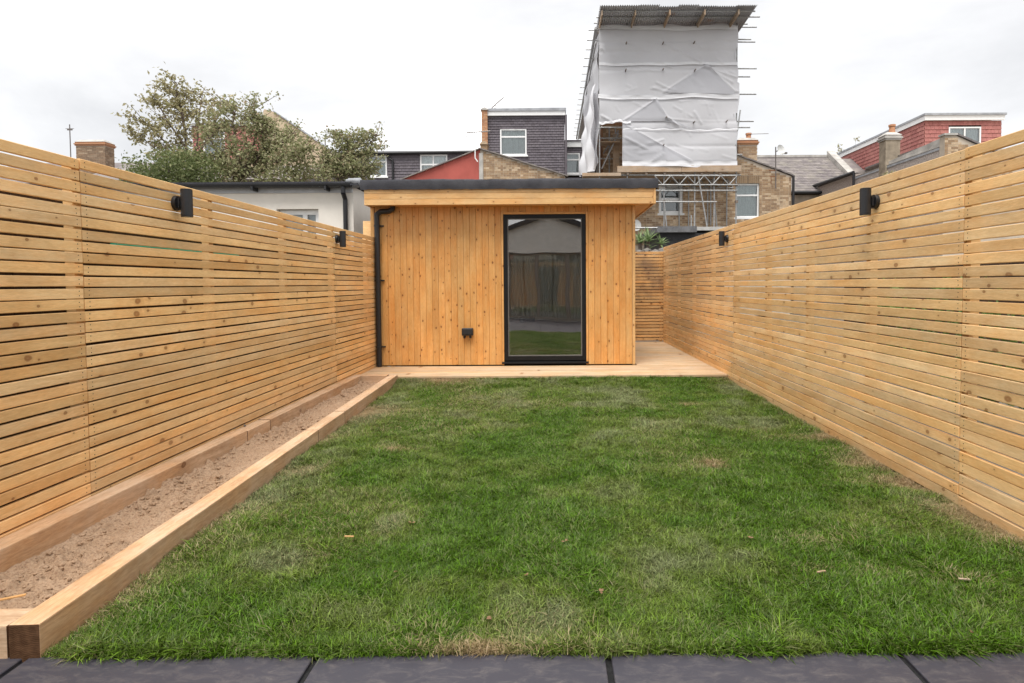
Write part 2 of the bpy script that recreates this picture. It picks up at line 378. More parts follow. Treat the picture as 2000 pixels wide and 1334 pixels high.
def grass_mat():
    M = Mat('grass_blade', .5, .3)
    a = M.n('Attribute'); a.attribute_type = 'INSTANCER'; a.attribute_name = 'dry'
    b = M.n('Attribute'); b.attribute_type = 'INSTANCER'; b.attribute_name = 'hue'
    isl = M.island()
    g = M.ramp(b.outputs['Fac'], [(.15, (.082, .172, .008)), (.5, (.142, .212, .028)), (.85, (.205, .245, .10))])
    g = M.mix(M.ramp(isl, [(0, 0), (.72, .0), (1, .4)]), g, (.30, .31, .17))
    i2 = M.math('FRACT', M.math('MULTIPLY', isl, 13.7), 0); g = M.mix(1.0, g, M.ramp(i2, [(0, .42), (.6, 1.0), (1, 1.85)]), 'MULTIPLY')
    th = M.math('ADD', a.outputs['Fac'], M.math('MULTIPLY', M.math('SUBTRACT', isl, .5), .55))
    c = M.mix(M.ramp(th, [(.30, 0), (.68, 1)]), g, M.ramp(isl, [(0, (.30, .20, .10)), (1, (.52, .40, .24))]))
    M.col(c)
    t = M.n('BsdfTranslucent'); M.l(c, t.inputs[0]); m = M.n('MixShader'); m.inputs[0].default_value = .3
    M.l(M.b.outputs[0], m.inputs[1]); M.l(t.outputs[0], m.inputs[2]); M.l(m.outputs[0], M.N['Material Output'].inputs[0]); return M.m
M_GRASS = grass_mat()
M_DEAD = leafm('dead_leaf', [(.26, .14, .07), (.36, .22, .13), (.22, .12, .07)])

# ------------------------------------------------------------ layout constants
XR, XL = 2.07, -2.30
YP = 1.755         # where the paving meets the lawn
YD, ZD = 6.72, .08  # deck front edge and deck height
YS = 7.57           # shed wall
YB = 10.6           # back fence

# ------------------------------------------------------------ ground
g = MB(); g.poly([(-300, -120, -.16), (300, -120, -.16), (300, 500, -.16), (-300, 500, -.16)])
tag(g.build('ground', M_GRASSG), kind='structure')
# lawn surface, a little uneven
def lawn_z(x, y):
    return (fnoise(x, y, 1.3, 5, 3)-.5)*.035*np.clip((y-YP)/.3, 0, 1) + .012 + .042*np.clip((y-YD+.55)/.55, 0, 1)**1.5
nx, ny = 60, 80; us = np.linspace(0, 1, nx); ys = np.linspace(YP, YD+.12, ny)
UU, YY = np.meshgrid(us, ys); xe = -1.625-.235*(YY-1.77)/4.95; XX = xe+(XR+.03-xe)*UU; ZZ = lawn_z(XX, YY) - .013
me = bpy.data.meshes.new('lawn')
me.from_pydata(np.stack([XX, YY, ZZ], -1).reshape(-1, 3).tolist(), [], [(j*nx+i, j*nx+i+1, (j+1)*nx+i+1, (j+1)*nx+i) for j in range(ny-1) for i in range(nx-1)])
me.materials.append(M_LAWN); smooth_by_angle(me, 80)
tag(link('lawn', me), kind='structure')

# patio: joint bed as the sheet, each slab a part
pat = MB().box(-2.6, 2.4, -3.1, YP-.004, -.10, -.012).build('patio', M_JOINT)
tag(pat, kind='structure')
jx = [atz(p, 1291, 0).x for p in (42, 611, 1193, 1771)]
sw = (jx[3]-jx[0])/3; gap = .018
slab_cache = {}
def slab(x0, x1, y0, y1):
    k = (round(x1-x0, 3), round(y1-y0, 3))
    if k not in slab_cache:
        m = MB().box(-k[0]/2, k[0]/2, -k[1]/2, k[1]/2, -.02, 0).mesh('paving_slab', M_PAVE); slab_cache[k] = bevel_mesh(m, .0025, 1)
    link('paving_slab', slab_cache[k], pat, loc=((x0+x1)/2, (y0+y1)/2, random.uniform(-.0006, .0006)))
for r_ in range(8):
    y1 = YP - r_*.6; y0 = y1-.6+gap
    off = 0 if r_ % 2 == 0 else sw/2
    for k in range(-1, 5):
        x0 = jx[0]+(k)*sw-off; x1 = x0+sw-gap
        x0c = max(x0, -2.55); x1c = min(x1, 2.35)
        if x1c-x0c > .1: slab(x0c+gap/2, x1c+gap/2-.001, y0, y1)

# ------------------------------------------------------------ slatted fences
PITCH_S = .0582; SH = .0512; ST = .019
slat_cache = {}
def slat_mesh(length, mat, h=SH, t=ST):
    k = (round(length, 2), mat.name, h)
    if k not in slat_cache:
        m = MB().box(-length/2, length/2, 0, t, 0, h).mesh('slat', mat); slat_cache[k] = bevel_mesh(m, .0025, 1)
    return slat_cache[k]
def side_fence(name, label, X, side, joints, top, posts, n=31, SH=SH):
    root = thing(name, label, 'fence', (X, joints[0], 0))
    nails = MB()
    pitch = top/n
    for k in range(n):
        for a, b in zip(joints[:-1], joints[1:]):
            ln = b-a-.004
            z = k*pitch + (pitch-SH) + random.uniform(-.0028, .0024)
            dx = random.uniform(-.0015, .0015)
            # slat front face sits at X and the thickness goes away from the garden
            rz = PI/2 if side < 0 else -PI/2
            o = link('slat', slat_mesh(ln, M_SLAT, SH), root, loc=(dx, (a+b)/2-joints[0], z), rot=(random.uniform(-.012, .012), random.uniform(-.0012, .0012), rz))
            for yy in (a+.03, b-.03):
                for zz in (z+SH*.27, z+SH*.73):
                    nails.tube((dx+side*.004, yy-joints[0]+random.uniform(-.006, .006), zz), (dx-side*.0012, yy-joints[0], zz), .0024, n=6)
    for y in posts:
        MB().box(side*(ST+.003), side*(ST+.05), y-.025-joints[0], y+.025-joints[0], -.15, top-.03).build('post', M_SLAT, root)
    tag(nails.build('nail', M_DUST, root), kind='stuff')
    return root
side_fence('slatted_fence', 'long slatted pine fence on the left of the garden above the timber-edged soil bed', XL, -1,
           [-.76, 2.84, 6.15, 9.7], 1.775, [-.72, .5, 1.7, 2.84, 3.95, 5.05, 6.15, 7.3, 8.5, 9.6], SH=.0482)
side_fence('slatted_fence', 'long slatted pine fence on the right of the garden running straight into the lawn', XR, 1,
           [-.72, 2.90, 6.55, 10.62], 1.812, [-.7, .5, 1.7, 2.90, 3.8, 4.7, 5.6, 6.55, 7.5, 8.5, 9.5, 10.5])
bf = thing('slatted_fence', 'short shaded slatted fence closing the passage between the cabin and the right fence', 'fence', (1.2, YB, 0))
btop = at(1265, 490, YB).z
nb = 28
for k in range(nb):
    z = ZD + .02 + k*(btop-ZD-.02)/nb
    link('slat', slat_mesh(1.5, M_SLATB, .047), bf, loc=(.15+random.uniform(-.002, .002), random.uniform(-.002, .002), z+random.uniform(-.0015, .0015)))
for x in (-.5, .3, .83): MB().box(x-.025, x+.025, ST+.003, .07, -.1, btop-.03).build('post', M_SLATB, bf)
# offcut of board standing at the far end of the left fence
b = MB().box(-.03, .03, -.01, .012, 0, .20)
o = MB().box(-2.47, -2.36, 7.62, 7.66, 0, at(715, 432, 7.64).z).build('fence_post', M_SLAT)
tag(o, 'plain timber post standing taller than the left fence at the cabin corner', 'post')

# old boarded fence beyond the left slats
of = thing('board_fence', 'dark weathered board fence glimpsed through the gaps of the left slatted fence', 'fence', (-2.47, -1, 0))
obm = bevel_mesh(MB().box(-.80, .80, 0, .018, 0, .144).mesh('board', M_OLDF), .002, 1)
for k in range(73): link('board', obm, of, loc=(0, k*.146, .80), rot=(0, PI/2, PI/2))
added_backing = thing('board_fence', 'dark boards added behind the slats at the end of the deck passage to darken their gaps', 'fence', (.9, YB+.32, 0))  # added backing boards, so the gaps between the passage slats come out dark
for k in range(12): link('board', obm, added_backing, loc=(k*.146, 0, .88), rot=(0, PI/2, 0))
added_screen = thing('board_fence', 'brown board screen added far beyond the right slatted fence to block the bright background', 'fence', (5.6, -1, 0))  # added screen, keeps the bright background out of the right fence's gaps
for k in range(82): link('board', obm, added_screen, loc=(0, k*.146, .66), rot=(0, PI/2, PI/2))
for z in (.2, 1.1): MB().box(-.07, -.03, 0, 10.6, z, z+.06).build('rail', M_OLDF, of)

# ------------------------------------------------------------ raised bed of sleepers
bed = thing('raised_bed', 'long narrow timber-edged bed of dry bare soil along the left fence', 'planter', (-1.9, 1.77, 0))
def sleeper(p, q, wd, z0, z1, name='sleeper'):
    p = Vector(p); q = Vector(q); d = (q-p); ln = d.length-.005
    m = MB().box(-ln/2, ln/2, -wd/2, wd/2, 0, z1-z0).mesh(name, M_SLEEP); bevel_mesh(m, .005, 2)
    m.materials.append(M_END)
    for pl in m.polygons:
        if abs(pl.normal.x) > .9: pl.material_index = 1
    c = (p+q)/2
    return link(name, m, bed, loc=(c.x+1.9, c.y-1.77, z0), rot=(0, random.uniform(-.0015, .0015), math.atan2(d.y, d.x)))
near_o = atz(73.8, 1222, .105); near_i = atz(15, 1222, .105); far_o = atz(785, 724, .12)
W_ = near_o.x-near_i.x
A = Vector((near_o.x-W_/2, near_o.y)); B = Vector((far_o.x-W_/2, YD-.01))
def lerp(y): t = (y-A.y)/(B.y-A.y); return (A.x+(B.x-A.x)*t, y)
ys_ = [A.y, 4.14, 4.75, B.y]
for a, b_ in zip(ys_[:-1], ys_[1:]): sleeper(lerp(a), lerp(b_), W_, -.06, .105+random.uniform(-.002, .003))
ys_ = [A.y+.11, 4.12, 4.46, B.y-.105]
for a, b_ in zip(ys_[:-1], ys_[1:]): sleeper((XL+.055, a), (XL+.055, b_), .10, -.06, .108+random.uniform(-.002, .003))
sleeper((XL+.005, A.y+.052), (near_i.x-.003, A.y+.052), .10, -.06, .103)
sleeper((XL+.005, B.y-.05), (lerp(B.y)[0]-W_/2-.003, B.y-.05), .095, -.06, .108)
# soil
nx, ny = 64, 640; sx = np.linspace(0, 1, nx); sy = np.linspace(A.y+.08, B.y-.06, ny)
U, YY = np.meshgrid(sx, sy)
xin = XL+.10; xo = A.x+(B.x-A.x)*(YY-A.y)/(B.y-A.y)-W_/2+.01
XX = xin+(xo-xin)*U
cl = fnoise(XX, YY, 22, 31, 3); fi = fnoise(XX, YY, 60, 41, 3)
ZZ = .005+(fnoise(XX, YY, 2.2, 21, 3)-.5)*.055 + np.clip(cl-.50, 0, 1)*.12*(fnoise(XX, YY, 3, 77, 2) > .40) + (fi-.5)*.020 + .02*(np.abs(U-.5)*2)**3
me = bpy.data.meshes.new('soil'); me.from_pydata(np.stack([XX, YY, ZZ], -1).reshape(-1, 3).tolist(), [], [(j*nx+i, j*nx+i+1, (j+1)*nx+i+1, (j+1)*nx+i) for j in range(ny-1) for i in range(nx-1)])
me.materials.append(M_SOIL); me.polygons.foreach_set('use_smooth', [True]*len(me.polygons))
o = link('soil', me, bed, loc=(1.9, -1.77, 0)); tag(o, kind='stuff')
def lump(mb, c, r, sq=.7, n=1):
    bm = bmesh.new(); bmesh.ops.create_icosphere(bm, subdivisions=n, radius=r); b0 = len(mb.v)
    s = (random.uniform(.7, 1.3), random.uniform(.7, 1.3), sq)
    for v in bm.verts:
        k = random.uniform(.78, 1.18); mb.v.append((c[0]+v.co.x*s[0]*k, c[1]+v.co.y*s[1]*k, c[2]+v.co.z*s[2]*k))
    for f in bm.faces: mb.f.append(tuple(b0+v.index for v in f.verts))
    bm.free()
cm = MB()
for i in range(4200):
    j = random.randrange(ny); i2 = random.randrange(2, nx-2)
    if fnoise(np.array([XX[j, i2]]), np.array([YY[j, i2]]), 3, 77, 2)[0] < .42 and random.random() < .8: continue
    lump(cm, (XX[j, i2], YY[j, i2], ZZ[j, i2]+.001), random.choice((.003, .004, .004, .005, .007, .010, .014)))
o = cm.build('soil_clod', M_SOIL, bed, loc=(1.9, -1.77, 0)); tag(o, kind='stuff')
for px, py in ((478, 833), (457, 838)):
    p = atz(px, py, .11); s = MB(); lump(s, (0, 0, 0), .013, .6, 2); o = s.build('stone', M_STONE, None, loc=(p.x, p.y, .118), smooth=True)
    tag(o, 'pale pebble lying on the inner bed edging' + (', nearer the lawn' if px == 478 else ', against the slats'), 'stone')
s = MB().box(-.035, .035, -.006, .006, 0, .004); p = atz(25, 1172, .06)
tag(s.build('wood_chip', M_FASC, None, loc=(p.x, p.y, .068), rot=(0, 0, .5)), 'pale wood splinter lying on the soil at the near end of the bed', 'wood chip')

# ------------------------------------------------------------ deck
deck = thing('timber_deck', 'low pale timber deck in front of the cabin and along its right side', 'deck', (0, YD, 0))
bw, bg_ = .1145, .004
dk = {}
def dboard(x0, x1, y):
    k = round(x1-x0, 3)
    if k not in dk:
        m = MB().box(-k/2, k/2, 0, bw, -.028, 0).mesh('deck_board', M_DECK); dk[k] = bevel_mesh(m, .003, 1)
    link('deck_board', dk[k], deck, loc=((x0+x1)/2, y-YD, ZD+random.uniform(-.001, .001)))
y = YD
while y < YB-.02:
    if y+bw < YS-.01: dboard(XL+.004, XR-.004, y)
    else: dboard(1.13, XR-.004, y)
    y += bw+bg_
MB().box(XL+.01, XR-.01, .012, .05, -.12, ZD-.032).build('joist', M_OLDF, deck)
for x in (1.3, 1.7, 2.0): MB().box(x-.02, x+.02, .06, YB-YD-.05, -.12, ZD-.032).build('joist', M_DECK, deck)
MB().poly([(XL, 0.06, -.1), (XR, .06, -.1), (XR, YB-YD, -.1), (XL, YB-YD, -.1)])

# ------------------------------------------------------------ the cabin
XSL, XSR = at(727, 600, YS).x, at(1240, 600, YS).x
YSB = 10.35; YF = 7.30
zt_f = at(1000, 367.5, YF).z; zb_f = at(1000, 399, YF).z; zt_r = at(1000, 349, YF-.02).z
ZW = zt_f-.05
cab = thing('garden_cabin', 'timber-clad garden cabin with flat felt roof and one tall dark-framed window', 'cabin', ((XSL+XSR)/2, YS, ZD))
cx = (XSL+XSR)/2
def loc_(o): o.location = (-cx, -YS, -ZD); return o
wx0, wx1 = at(984, 560, YS).x, at(1144.5, 560, YS).x; wz1 = at(1064, 418.5, YS).z; wz0 = ZD+.02
# wall boxes with hole for the window
def wallbox(mb, x0, x1, y0, y1, z0, z1, hole=None):
    if hole is None: mb.box(x0, x1, y0, y1, z0, z1); return
    a, b, c, d = hole
    mb.box(x0, a, y0, y1, z0, z1); mb.box(b, x1, y0, y1, z0, z1); mb.box(a, b, y0, y1, d, z1)
    if c > z0: mb.box(a, b, y0, y1, z0, c)
m = MB(); wallbox(m, XSL+.03, XSR-.03, YS+.022, YS+.10, ZD, ZW, (wx0, wx1, ZD+.01, wz1)); loc_(m.build('wall', M_SHEATH, cab))
m = MB(); m.box(XSL+.03, XSL+.10, YS+.10, YSB, ZD, ZW); m.box(XSR-.10, XSR-.03, YS+.1, 8.2, ZD, ZW); m.box(XSR-.10, XSR-.03, 10.0, YSB, ZD, ZW); m.box(XSR-.10, XSR-.03, 8.2, 10.0, 2.05, ZW); m.box(XSL+.1, XSR-.1, YSB-.08, YSB, ZD, ZW); loc_(m.build('wall', M_SHEATH, cab))
# lining of the room
m = MB(); wallbox(m, XSL+.105, XSR-.105, YS+.102, YS+.115, ZD+.03, ZW-.06, (wx0, wx1, ZD+.03, wz1))
m.box(XSL+.105, XSL+.118, YS+.115, YSB-.1, ZD+.03, ZW-.06); m.box(XSR-.118, XSR-.105, YS+.115, 8.2, ZD+.03, ZW-.06); m.box(XSR-.118, XSR-.105, 10.0, YSB-.1, ZD+.03, ZW-.06); m.box(XSR-.118, XSR-.105, 8.2, 10.0, 2.05, ZW-.06); m.box(XSL+.105, XSR-.105, YSB-.1, YSB-.085, ZD+.03, ZW-.06)
loc_(m.build('room_lining', M_PLASTER, cab))
m = MB().box(XSL+.105, XSR-.105, YS+.102, YSB-.085, ZD, ZD+.028); loc_(m.build('room_floor', M_ROOMFL, cab))
m = MB().box(XSL+.105, XSR-.105, YS+.102, YSB-.085, ZW-.058, ZW-.04); loc_(m.build('room_ceiling', M_PLASTER, cab))
p0 = at(1015, 619, YSB-.1); p1 = at(1045, 629, YSB-.1)
m = MB().box(p0.x, p1.x, YSB-.13, YSB-.101, p1.z, p0.z); loc_(m.build('wall_socket', M_BLACKP, cab))
# cladding boards
clad_cache = {}
def clad(x0, z0, z1, wd, Y=YS, face='front'):
    ln = z1-z0; k = (round(ln, 2), round(wd, 3))
    if k not in clad_cache:
        g2 = .004; c = .0035
        mb = MB(); h = wd-.0005
        # profile across (local z), front at local y=0, length along local x
        prof = [(-h/2, .012), (-h/2+.0006, .003), (-h/2+.0035, 0), (h/2-.0035, 0), (h/2-.0006, .003), (h/2, .012), (h/2, .020), (-h/2, .020)]
        mb.prism([(-ln/2, yy, zz) for zz, yy in prof], (ln, 0, 0)); me_ = mb.mesh('cladding_board', M_CLAD)
        bm = bmesh.new(); bm.from_mesh(me_); bmesh.ops.recalc_face_normals(bm, faces=bm.faces); bm.to_mesh(me_); bm.free(); clad_cache[k] = me_
    flip = random.choice((1, -1))
    if face == 'front':
        o = link('cladding_board', clad_cache[k], cab); o.matrix_local = Matrix.Translation((x0+wd/2-cx, Y-YS+random.uniform(-.0008, .0008), (z0+z1)/2-ZD)) @ Matrix(((0, 0, flip, 0), (0, 1, 0, 0), (-flip, 0, 0, 0), (0, 0, 0, 1)))
    else:   # right side: x0 is the y position
        o = link('cladding_board', clad_cache[k], cab)
        o.matrix_local = Matrix.Translation((XSR-cx, x0+wd/2-YS, (z0+z1)/2-ZD)) @ Matrix(((0, -1, 0, 0), (0, 0, 1, 0), (-1, 0, 0, 0), (0, 0, 0, 1)))
def run(xa, xb, z0, z1, **k):
    n = max(1, round((xb-xa)/.0825)); wd = (xb-xa)/n
    for i in range(n): clad(xa+i*wd, z0, z1, wd, **k)
tr = .05
run(XSL+tr, wx0-.03, ZD+.012, ZW-.012)
run(wx1+.03, XSR-.035, ZD+.012, ZW-.012)
run(wx0-.028, wx1+.028, wz1+.032, ZW-.012)
run(YS+.03, 8.2, ZD+.012, ZW-.012, face='side'); run(8.2, 10.0, 2.07, ZW-.012, face='side'); run(10.0, YSB-.01, ZD+.012, ZW-.012, face='side')
m = MB(); ya_, yb_, e_ = 8.21, 9.99, .055; yc_ = (ya_+yb_)/2  # unseen glazed doors in the right wall, added to let daylight into the room
for (p_, q_) in ((ya_, yc_-.002), (yc_+.002, yb_)):
    m = MB(); m.box(XSR-.09, XSR-.03, p_, p_+e_, ZD+.03, 2.05); m.box(XSR-.09, XSR-.03, q_-e_, q_, ZD+.03, 2.05); m.box(XSR-.09, XSR-.03, p_+e_, q_-e_, ZD+.03, ZD+.03+e_); m.box(XSR-.09, XSR-.03, p_+e_, q_-e_, 2.05-e_, 2.05)
    added_door = loc_(m.build('glazed_door', M_FRAME, cab)); MB().box(XSR-.062, XSR-.058, p_+e_, q_-e_, ZD+.03+e_, 2.05-e_).build('pane', M_SGLASS, added_door)
def board(name, x0, x1, y0, y1, z0, z1, mat, vertical=False, w=.002):
    if vertical:
        ln = z1-z0; m = MB().box(-ln/2, ln/2, -(y1-y0)/2, (y1-y0)/2, -(x1-x0)/2, (x1-x0)/2).mesh(name, mat); bevel_mesh(m, w, 1)
        return link(name, m, cab, loc=((x0+x1)/2-cx, (y0+y1)/2-YS, (z0+z1)/2-ZD), rot=(0, PI/2, 0))
    m = MB().box(-(x1-x0)/2, (x1-x0)/2, -(y1-y0)/2, (y1-y0)/2, -(z1-z0)/2, (z1-z0)/2).mesh(name, mat); bevel_mesh(m, w, 1)
    return link(name, m, cab, loc=((x0+x1)/2-cx, (y0+y1)/2-YS, (z0+z1)/2-ZD))
board('corner_trim', XSL, XSL+tr-.003, YS-.012, YS+.03, ZD+.004, ZW-.012, M_CLAD, True)
board('corner_trim', XSR-.033, XSR+.004, YS-.012, YS+.03, ZD+.004, ZW-.012, M_FASC, True)
board('window_trim', wx0-.028, wx0-.002, YS-.008, YS+.02, ZD+.004, wz1+.03, M_CLAD, True)
board('window_trim', wx1+.002, wx1+.028, YS-.008, YS+.02, ZD+.004, wz1+.03, M_CLAD, True)
board('window_trim', wx0-.0, wx1+.0, YS-.008, YS+.02, wz1+.003, wz1+.03, M_CLAD)
# roof: fascia boards, soffit, felt
fx0, fx1 = at(711, 385, YF).x, at(1281, 385, YF).x
zz = [zb_f, zb_f+(zt_f-zb_f)*.37, zb_f+(zt_f-zb_f)*.73, zt_f]
for a, b_ in zip(zz[:-1], zz[1:]): board('fascia_board', fx0, fx1-.034, YF, YF+.018, a, b_-.0025, M_FASC)
board('fascia_trim', fx1-.032, fx1, YF-.004, YF+.02, zb_f-.002, zt_f-.001, M_FASC, True)
for k, (a, b_) in enumerate(zip(zz[:-1], zz[1:])):
    m = MB().box(-(YSB-YF)/2, (YSB-YF)/2, -.009, .009, 0, b_-a-.0025).mesh('fascia_board', M_FASC); bevel_mesh(m, .002, 1)
    link('fascia_board', m, cab, loc=(fx1-.012-cx, (YSB+YF+.05)/2-YS, a-ZD), rot=(0, 0, PI/2))
    m2 = m.copy(); link('fascia_board', m2, cab, loc=(fx0+.012-cx, (YSB+YF+.05)/2-YS, a-ZD), rot=(0, 0, PI/2))
n = 4
for k in range(n):   # front soffit
    ya = YF+.02+k*(YS-YF-.02)/n; board('soffit_board', fx0+.022, fx1-.036, ya, ya+(YS-YF-.02)/n-.003, zb_f+.012, zb_f+.028, M_CLAD)
for k in range(3):
    xa = XSR+.006+k*(fx1-.024-XSR-.006)/3; wd = (fx1-.024-XSR-.006)/3-.002
    m = MB().box(-(YSB-YS-.004)/2, (YSB-YS-.004)/2, -wd/2, wd/2, 0, .016).mesh('soffit_board', M_FASC)
    link('soffit_board', m, cab, loc=(xa+wd/2-cx, (YSB-YS)/2, zb_f+.010-ZD), rot=(0, 0, PI/2))
m = MB().box(fx0+.02, fx1-.02, YF+.02, YSB-.001, zt_f-.04, zt_f-.003); loc_(m.build('roof_deck', M_SHEATH, cab))
def feltroof():
    # roof felt wrapped over the edge in lengths, each with a lap
    laps = [at(p, 357, YF-.02).x for p in (703, 771, 902, 1033, 1170, 1286)]
    for i, (a, b_) in enumerate(zip(laps[:-1], laps[1:])):
        bm = bmesh.new(); e = .003*(i % 2)
        nseg = 14; rows = []
        prof = [(YF-.022-e, zt_f-.012), (YF-.026-e, zt_f+.03), (YF-.026-e, zt_r-.03), (YF-.016-e, zt_r-.006), (YF+.004-e, zt_r+e), (YF+.05, zt_r+.002+e), (YSB+.04, zt_r+.012+e), (YSB+.05, zt_r-.05)]
        for s_ in range(nseg+1):
            x = a+(b_+.02-a)*s_/nseg if i < 4 else a+(b_-a)*s_/nseg
            rows.append([bm.verts.new((x, y_+random.uniform(-.002, .002), z_+random.uniform(-.003, .003)*(1 if j != 0 else 1.5))) for j, (y_, z_) in enumerate(prof)])
        for s_ in range(nseg):
            for j in range(len(prof)-1): bm.faces.new((rows[s_][j], rows[s_+1][j], rows[s_+1][j+1], rows[s_][j+1]))
        if i in (0, 4):   # closed ends
            r0 = rows[0] if i == 0 else rows[-1]; x_ = r0[0].co.x
            lo = [bm.verts.new((x_, v.co.y, zt_f-.012)) for v in r0[3:6]]
            bm.faces.new([r0[0], r0[1], r0[2], r0[3], r0[4], r0[5], r0[6], r0[7], bm.verts.new((x_, YSB+.05, zt_f-.012))])
            for v in lo: bm.verts.remove(v)
        bmesh.ops.recalc_face_normals(bm, faces=bm.faces)
        me_ = bpy.data.meshes.new('roof_felt'); bm.to_mesh(me_); bm.free(); me_.materials.append(M_FELT); smooth_by_angle(me_, 50)
        loc_(link('roof_felt', me_, cab))
feltroof()
# window
win = MB()
fr = .052; wy0, wy1 = YS+.004, YS+.07
win.box(wx0, wx0+fr, wy0, wy1, wz0+.045, wz1); win.box(wx1-fr, wx1, wy0, wy1, wz0+.045, wz1)
win.box(wx0+fr, wx1-fr, wy0, wy1, wz1-fr, wz1-.0005); win.box(wx0+fr, wx1-fr, wy0, wy1, wz0+.045, wz0+.045+fr*1.1)
wo_ = loc_(win.build('window', M_FRAME, cab))
bd = MB(); q = .012
gz0 = wz0+.045+fr*1.1; gz1 = wz1-fr
bd.box(wx0+fr, wx0+fr+q, wy0+.012, wy0+.03, gz0, gz1); bd.box(wx1-fr-q, wx1-fr, wy0+.012, wy0+.03, gz0, gz1)
bd.box(wx0+fr+q, wx1-fr-q, wy0+.012, wy0+.03, gz1-q, gz1); bd.box(wx0+fr+q, wx1-fr-q, wy0+.012, wy0+.03, gz0, gz0+q)
bd.build('glazing_bead', simple('grey_bead', (.16, .15, .14), .4, .4), wo_)
gm = MB(); nxg, nzg = 1, 1
gm.box(wx0+fr+.002, wx1-fr-.002, wy0+.022, wy0+.026, gz0+.002, gz1-.002); gm.build('pane', M_SGLASS, wo_)
gm = MB().hexa([(wx0-.03, YS-.045, wz0+.008), (wx1+.03, YS-.045, wz0+.008), (wx1+.03, wy1, wz0+.008), (wx0-.03, wy1, wz0+.008),
                (wx0-.03, YS-.045, wz0+.024), (wx1+.03, YS-.045, wz0+.024), (wx1+.03, wy1, wz0+.044), (wx0-.03, wy1, wz0+.044)])
gm.build('sill', M_FRAME, wo_)
# rain pipe
rp = MB(); rr = .034; yp = YS-.055
def P(px, py, Y=yp): return at(px, py, Y)
a0 = P(767, 399); a1 = P(767, 408); a2 = P(760, 412.5); a3 = P(744, 413); a4 = P(736, 419); a5 = P(737, 709)
pts = [Vector((a0.x, yp, a0.z+.03)), a1, a2, a3, a4, Vector((a4.x, yp, ZD+.006))]
rp.path(pts, rr, 14)
for p_ in pts[1:-1]:
    bm = bmesh.new(); bmesh.ops.create_icosphere(bm, subdivisions=2, radius=rr*1.0); b0 = len(rp.v)
    rp.v += [tuple(v.co+p_) for v in bm.verts]; rp.f += [tuple(b0+v.index for v in f.verts) for f in bm.faces]; bm.free()
me_ = rp.mesh('rain_pipe', M_BLACKP); smooth_by_angle(me_, 40); rpo = loc_(link('rain_pipe', me_, cab))
for py in (441, 548, 678):
    c_ = P(736, py); k = MB(); k.tube((a4.x, yp, c_.z-.012), (a4.x, yp, c_.z+.012), rr+.006, n=14); k.box(a4.x, a4.x+.075, YS-.03, YS-.008, c_.z-.009, c_.z+.009)
    k.build('pipe_clip', M_BLACKP, rpo)
# black weatherproof socket on the cladding
s0 = at(902, 641, YS-.05); s1 = at(924, 655.5, YS-.05)
sk = thing('outdoor_socket', 'small black weatherproof socket box fixed low on the cabin cladding', 'socket', ((s0.x+s1.x)/2, YS, s1.z))
hw = (s1.x-s0.x)/2; hh = s0.z-s1.z
m = MB().box(-hw, hw, -.075, -.002, 0, hh).mesh('housing', M_BLACKP); bevel_mesh(m, .012, 3); smooth_by_angle(m, 40); link('housing', m, sk)
m = MB().box(-hw*.8, hw*.8, -.082, -.0755, hh*.2, hh*.85).mesh('lid', M_BLACKP); bevel_mesh(m, .003, 2); link('lid', m, sk)
for x in (-hw*.55, hw*.5): MB().tube((x, -.04, -.035), (x, -.04, .004), .015, n=10).tube((x, -.04, -.02), (x, -.04, -.008), .019, n=6).build('cable_gland', M_BLACKP, sk)

# ------------------------------------------------------------ wall lights
def lamp_proto(Xw, side, y, zc, label):
    t = thing('wall_light', label, 'wall light', (Xw, y, zc), 0, 'black cylinder lights on the side fences')
    s = -side   # towards the garden
    m = MB().tube((0, 0, 0), (s*.022, 0, 0), .046, .044, n=24).mesh('back_plate', M_BLACK); smooth_by_angle(m, 40)
    bm = bmesh.new(); bm.from_mesh(m); bmesh.ops.recalc_face_normals(bm, faces=bm.faces); bm.to_mesh(m); bm.free(); link('back_plate', m, t)
    MB().tube((s*.022, 0, 0), (s*.038, 0, 0), .017, n=14).box(min(s*.026, s*.036), max(s*.026, s*.036), -.022, .022, -.028, .028).build('bracket', M_BLACK, t)
    xc = s*.068; b_ = MB(); r = .033; h = .085
    b_.tube((xc, 0, -h+.006), (xc, 0, h-.006), r, n=28, caps=True)
    b_.tube((xc, 0, -h), (xc, 0, -h+.005), r-.001, n=28); b_.tube((xc, 0, h-.005), (xc, 0, h), r-.001, n=28)
    m = b_.mesh('lamp_body', M_BLACK); smooth_by_angle(m, 40); link('lamp_body', m, t)
    for z0, z1 in ((-h-.0012, -h+.001), (h-.001, h+.0012)): MB().tube((xc, 0, z0), (xc, 0, z1), r*.8, n=20).build('lens', M_LENS, t)
    return t
for (px, py, X, side, lb) in ((343, 397, XL, -1, 'black up-and-down wall light near the camera on the left slatted fence'),
                              (657, 467, XL, -1, 'black up-and-down wall light on the left slatted fence, the one closer to the cabin'),
                              (1711, 394, XR, 1, 'black up-and-down wall light near the camera on the right slatted fence'),
                              (1421, 466, XR, 1, 'black up-and-down wall light on the right slatted fence, the one farther from the camera')):
    d = ray(px, py); t_ = X/d.x; p = CO+d*t_
    lamp_proto(X, side, p.y, p.z, lb)

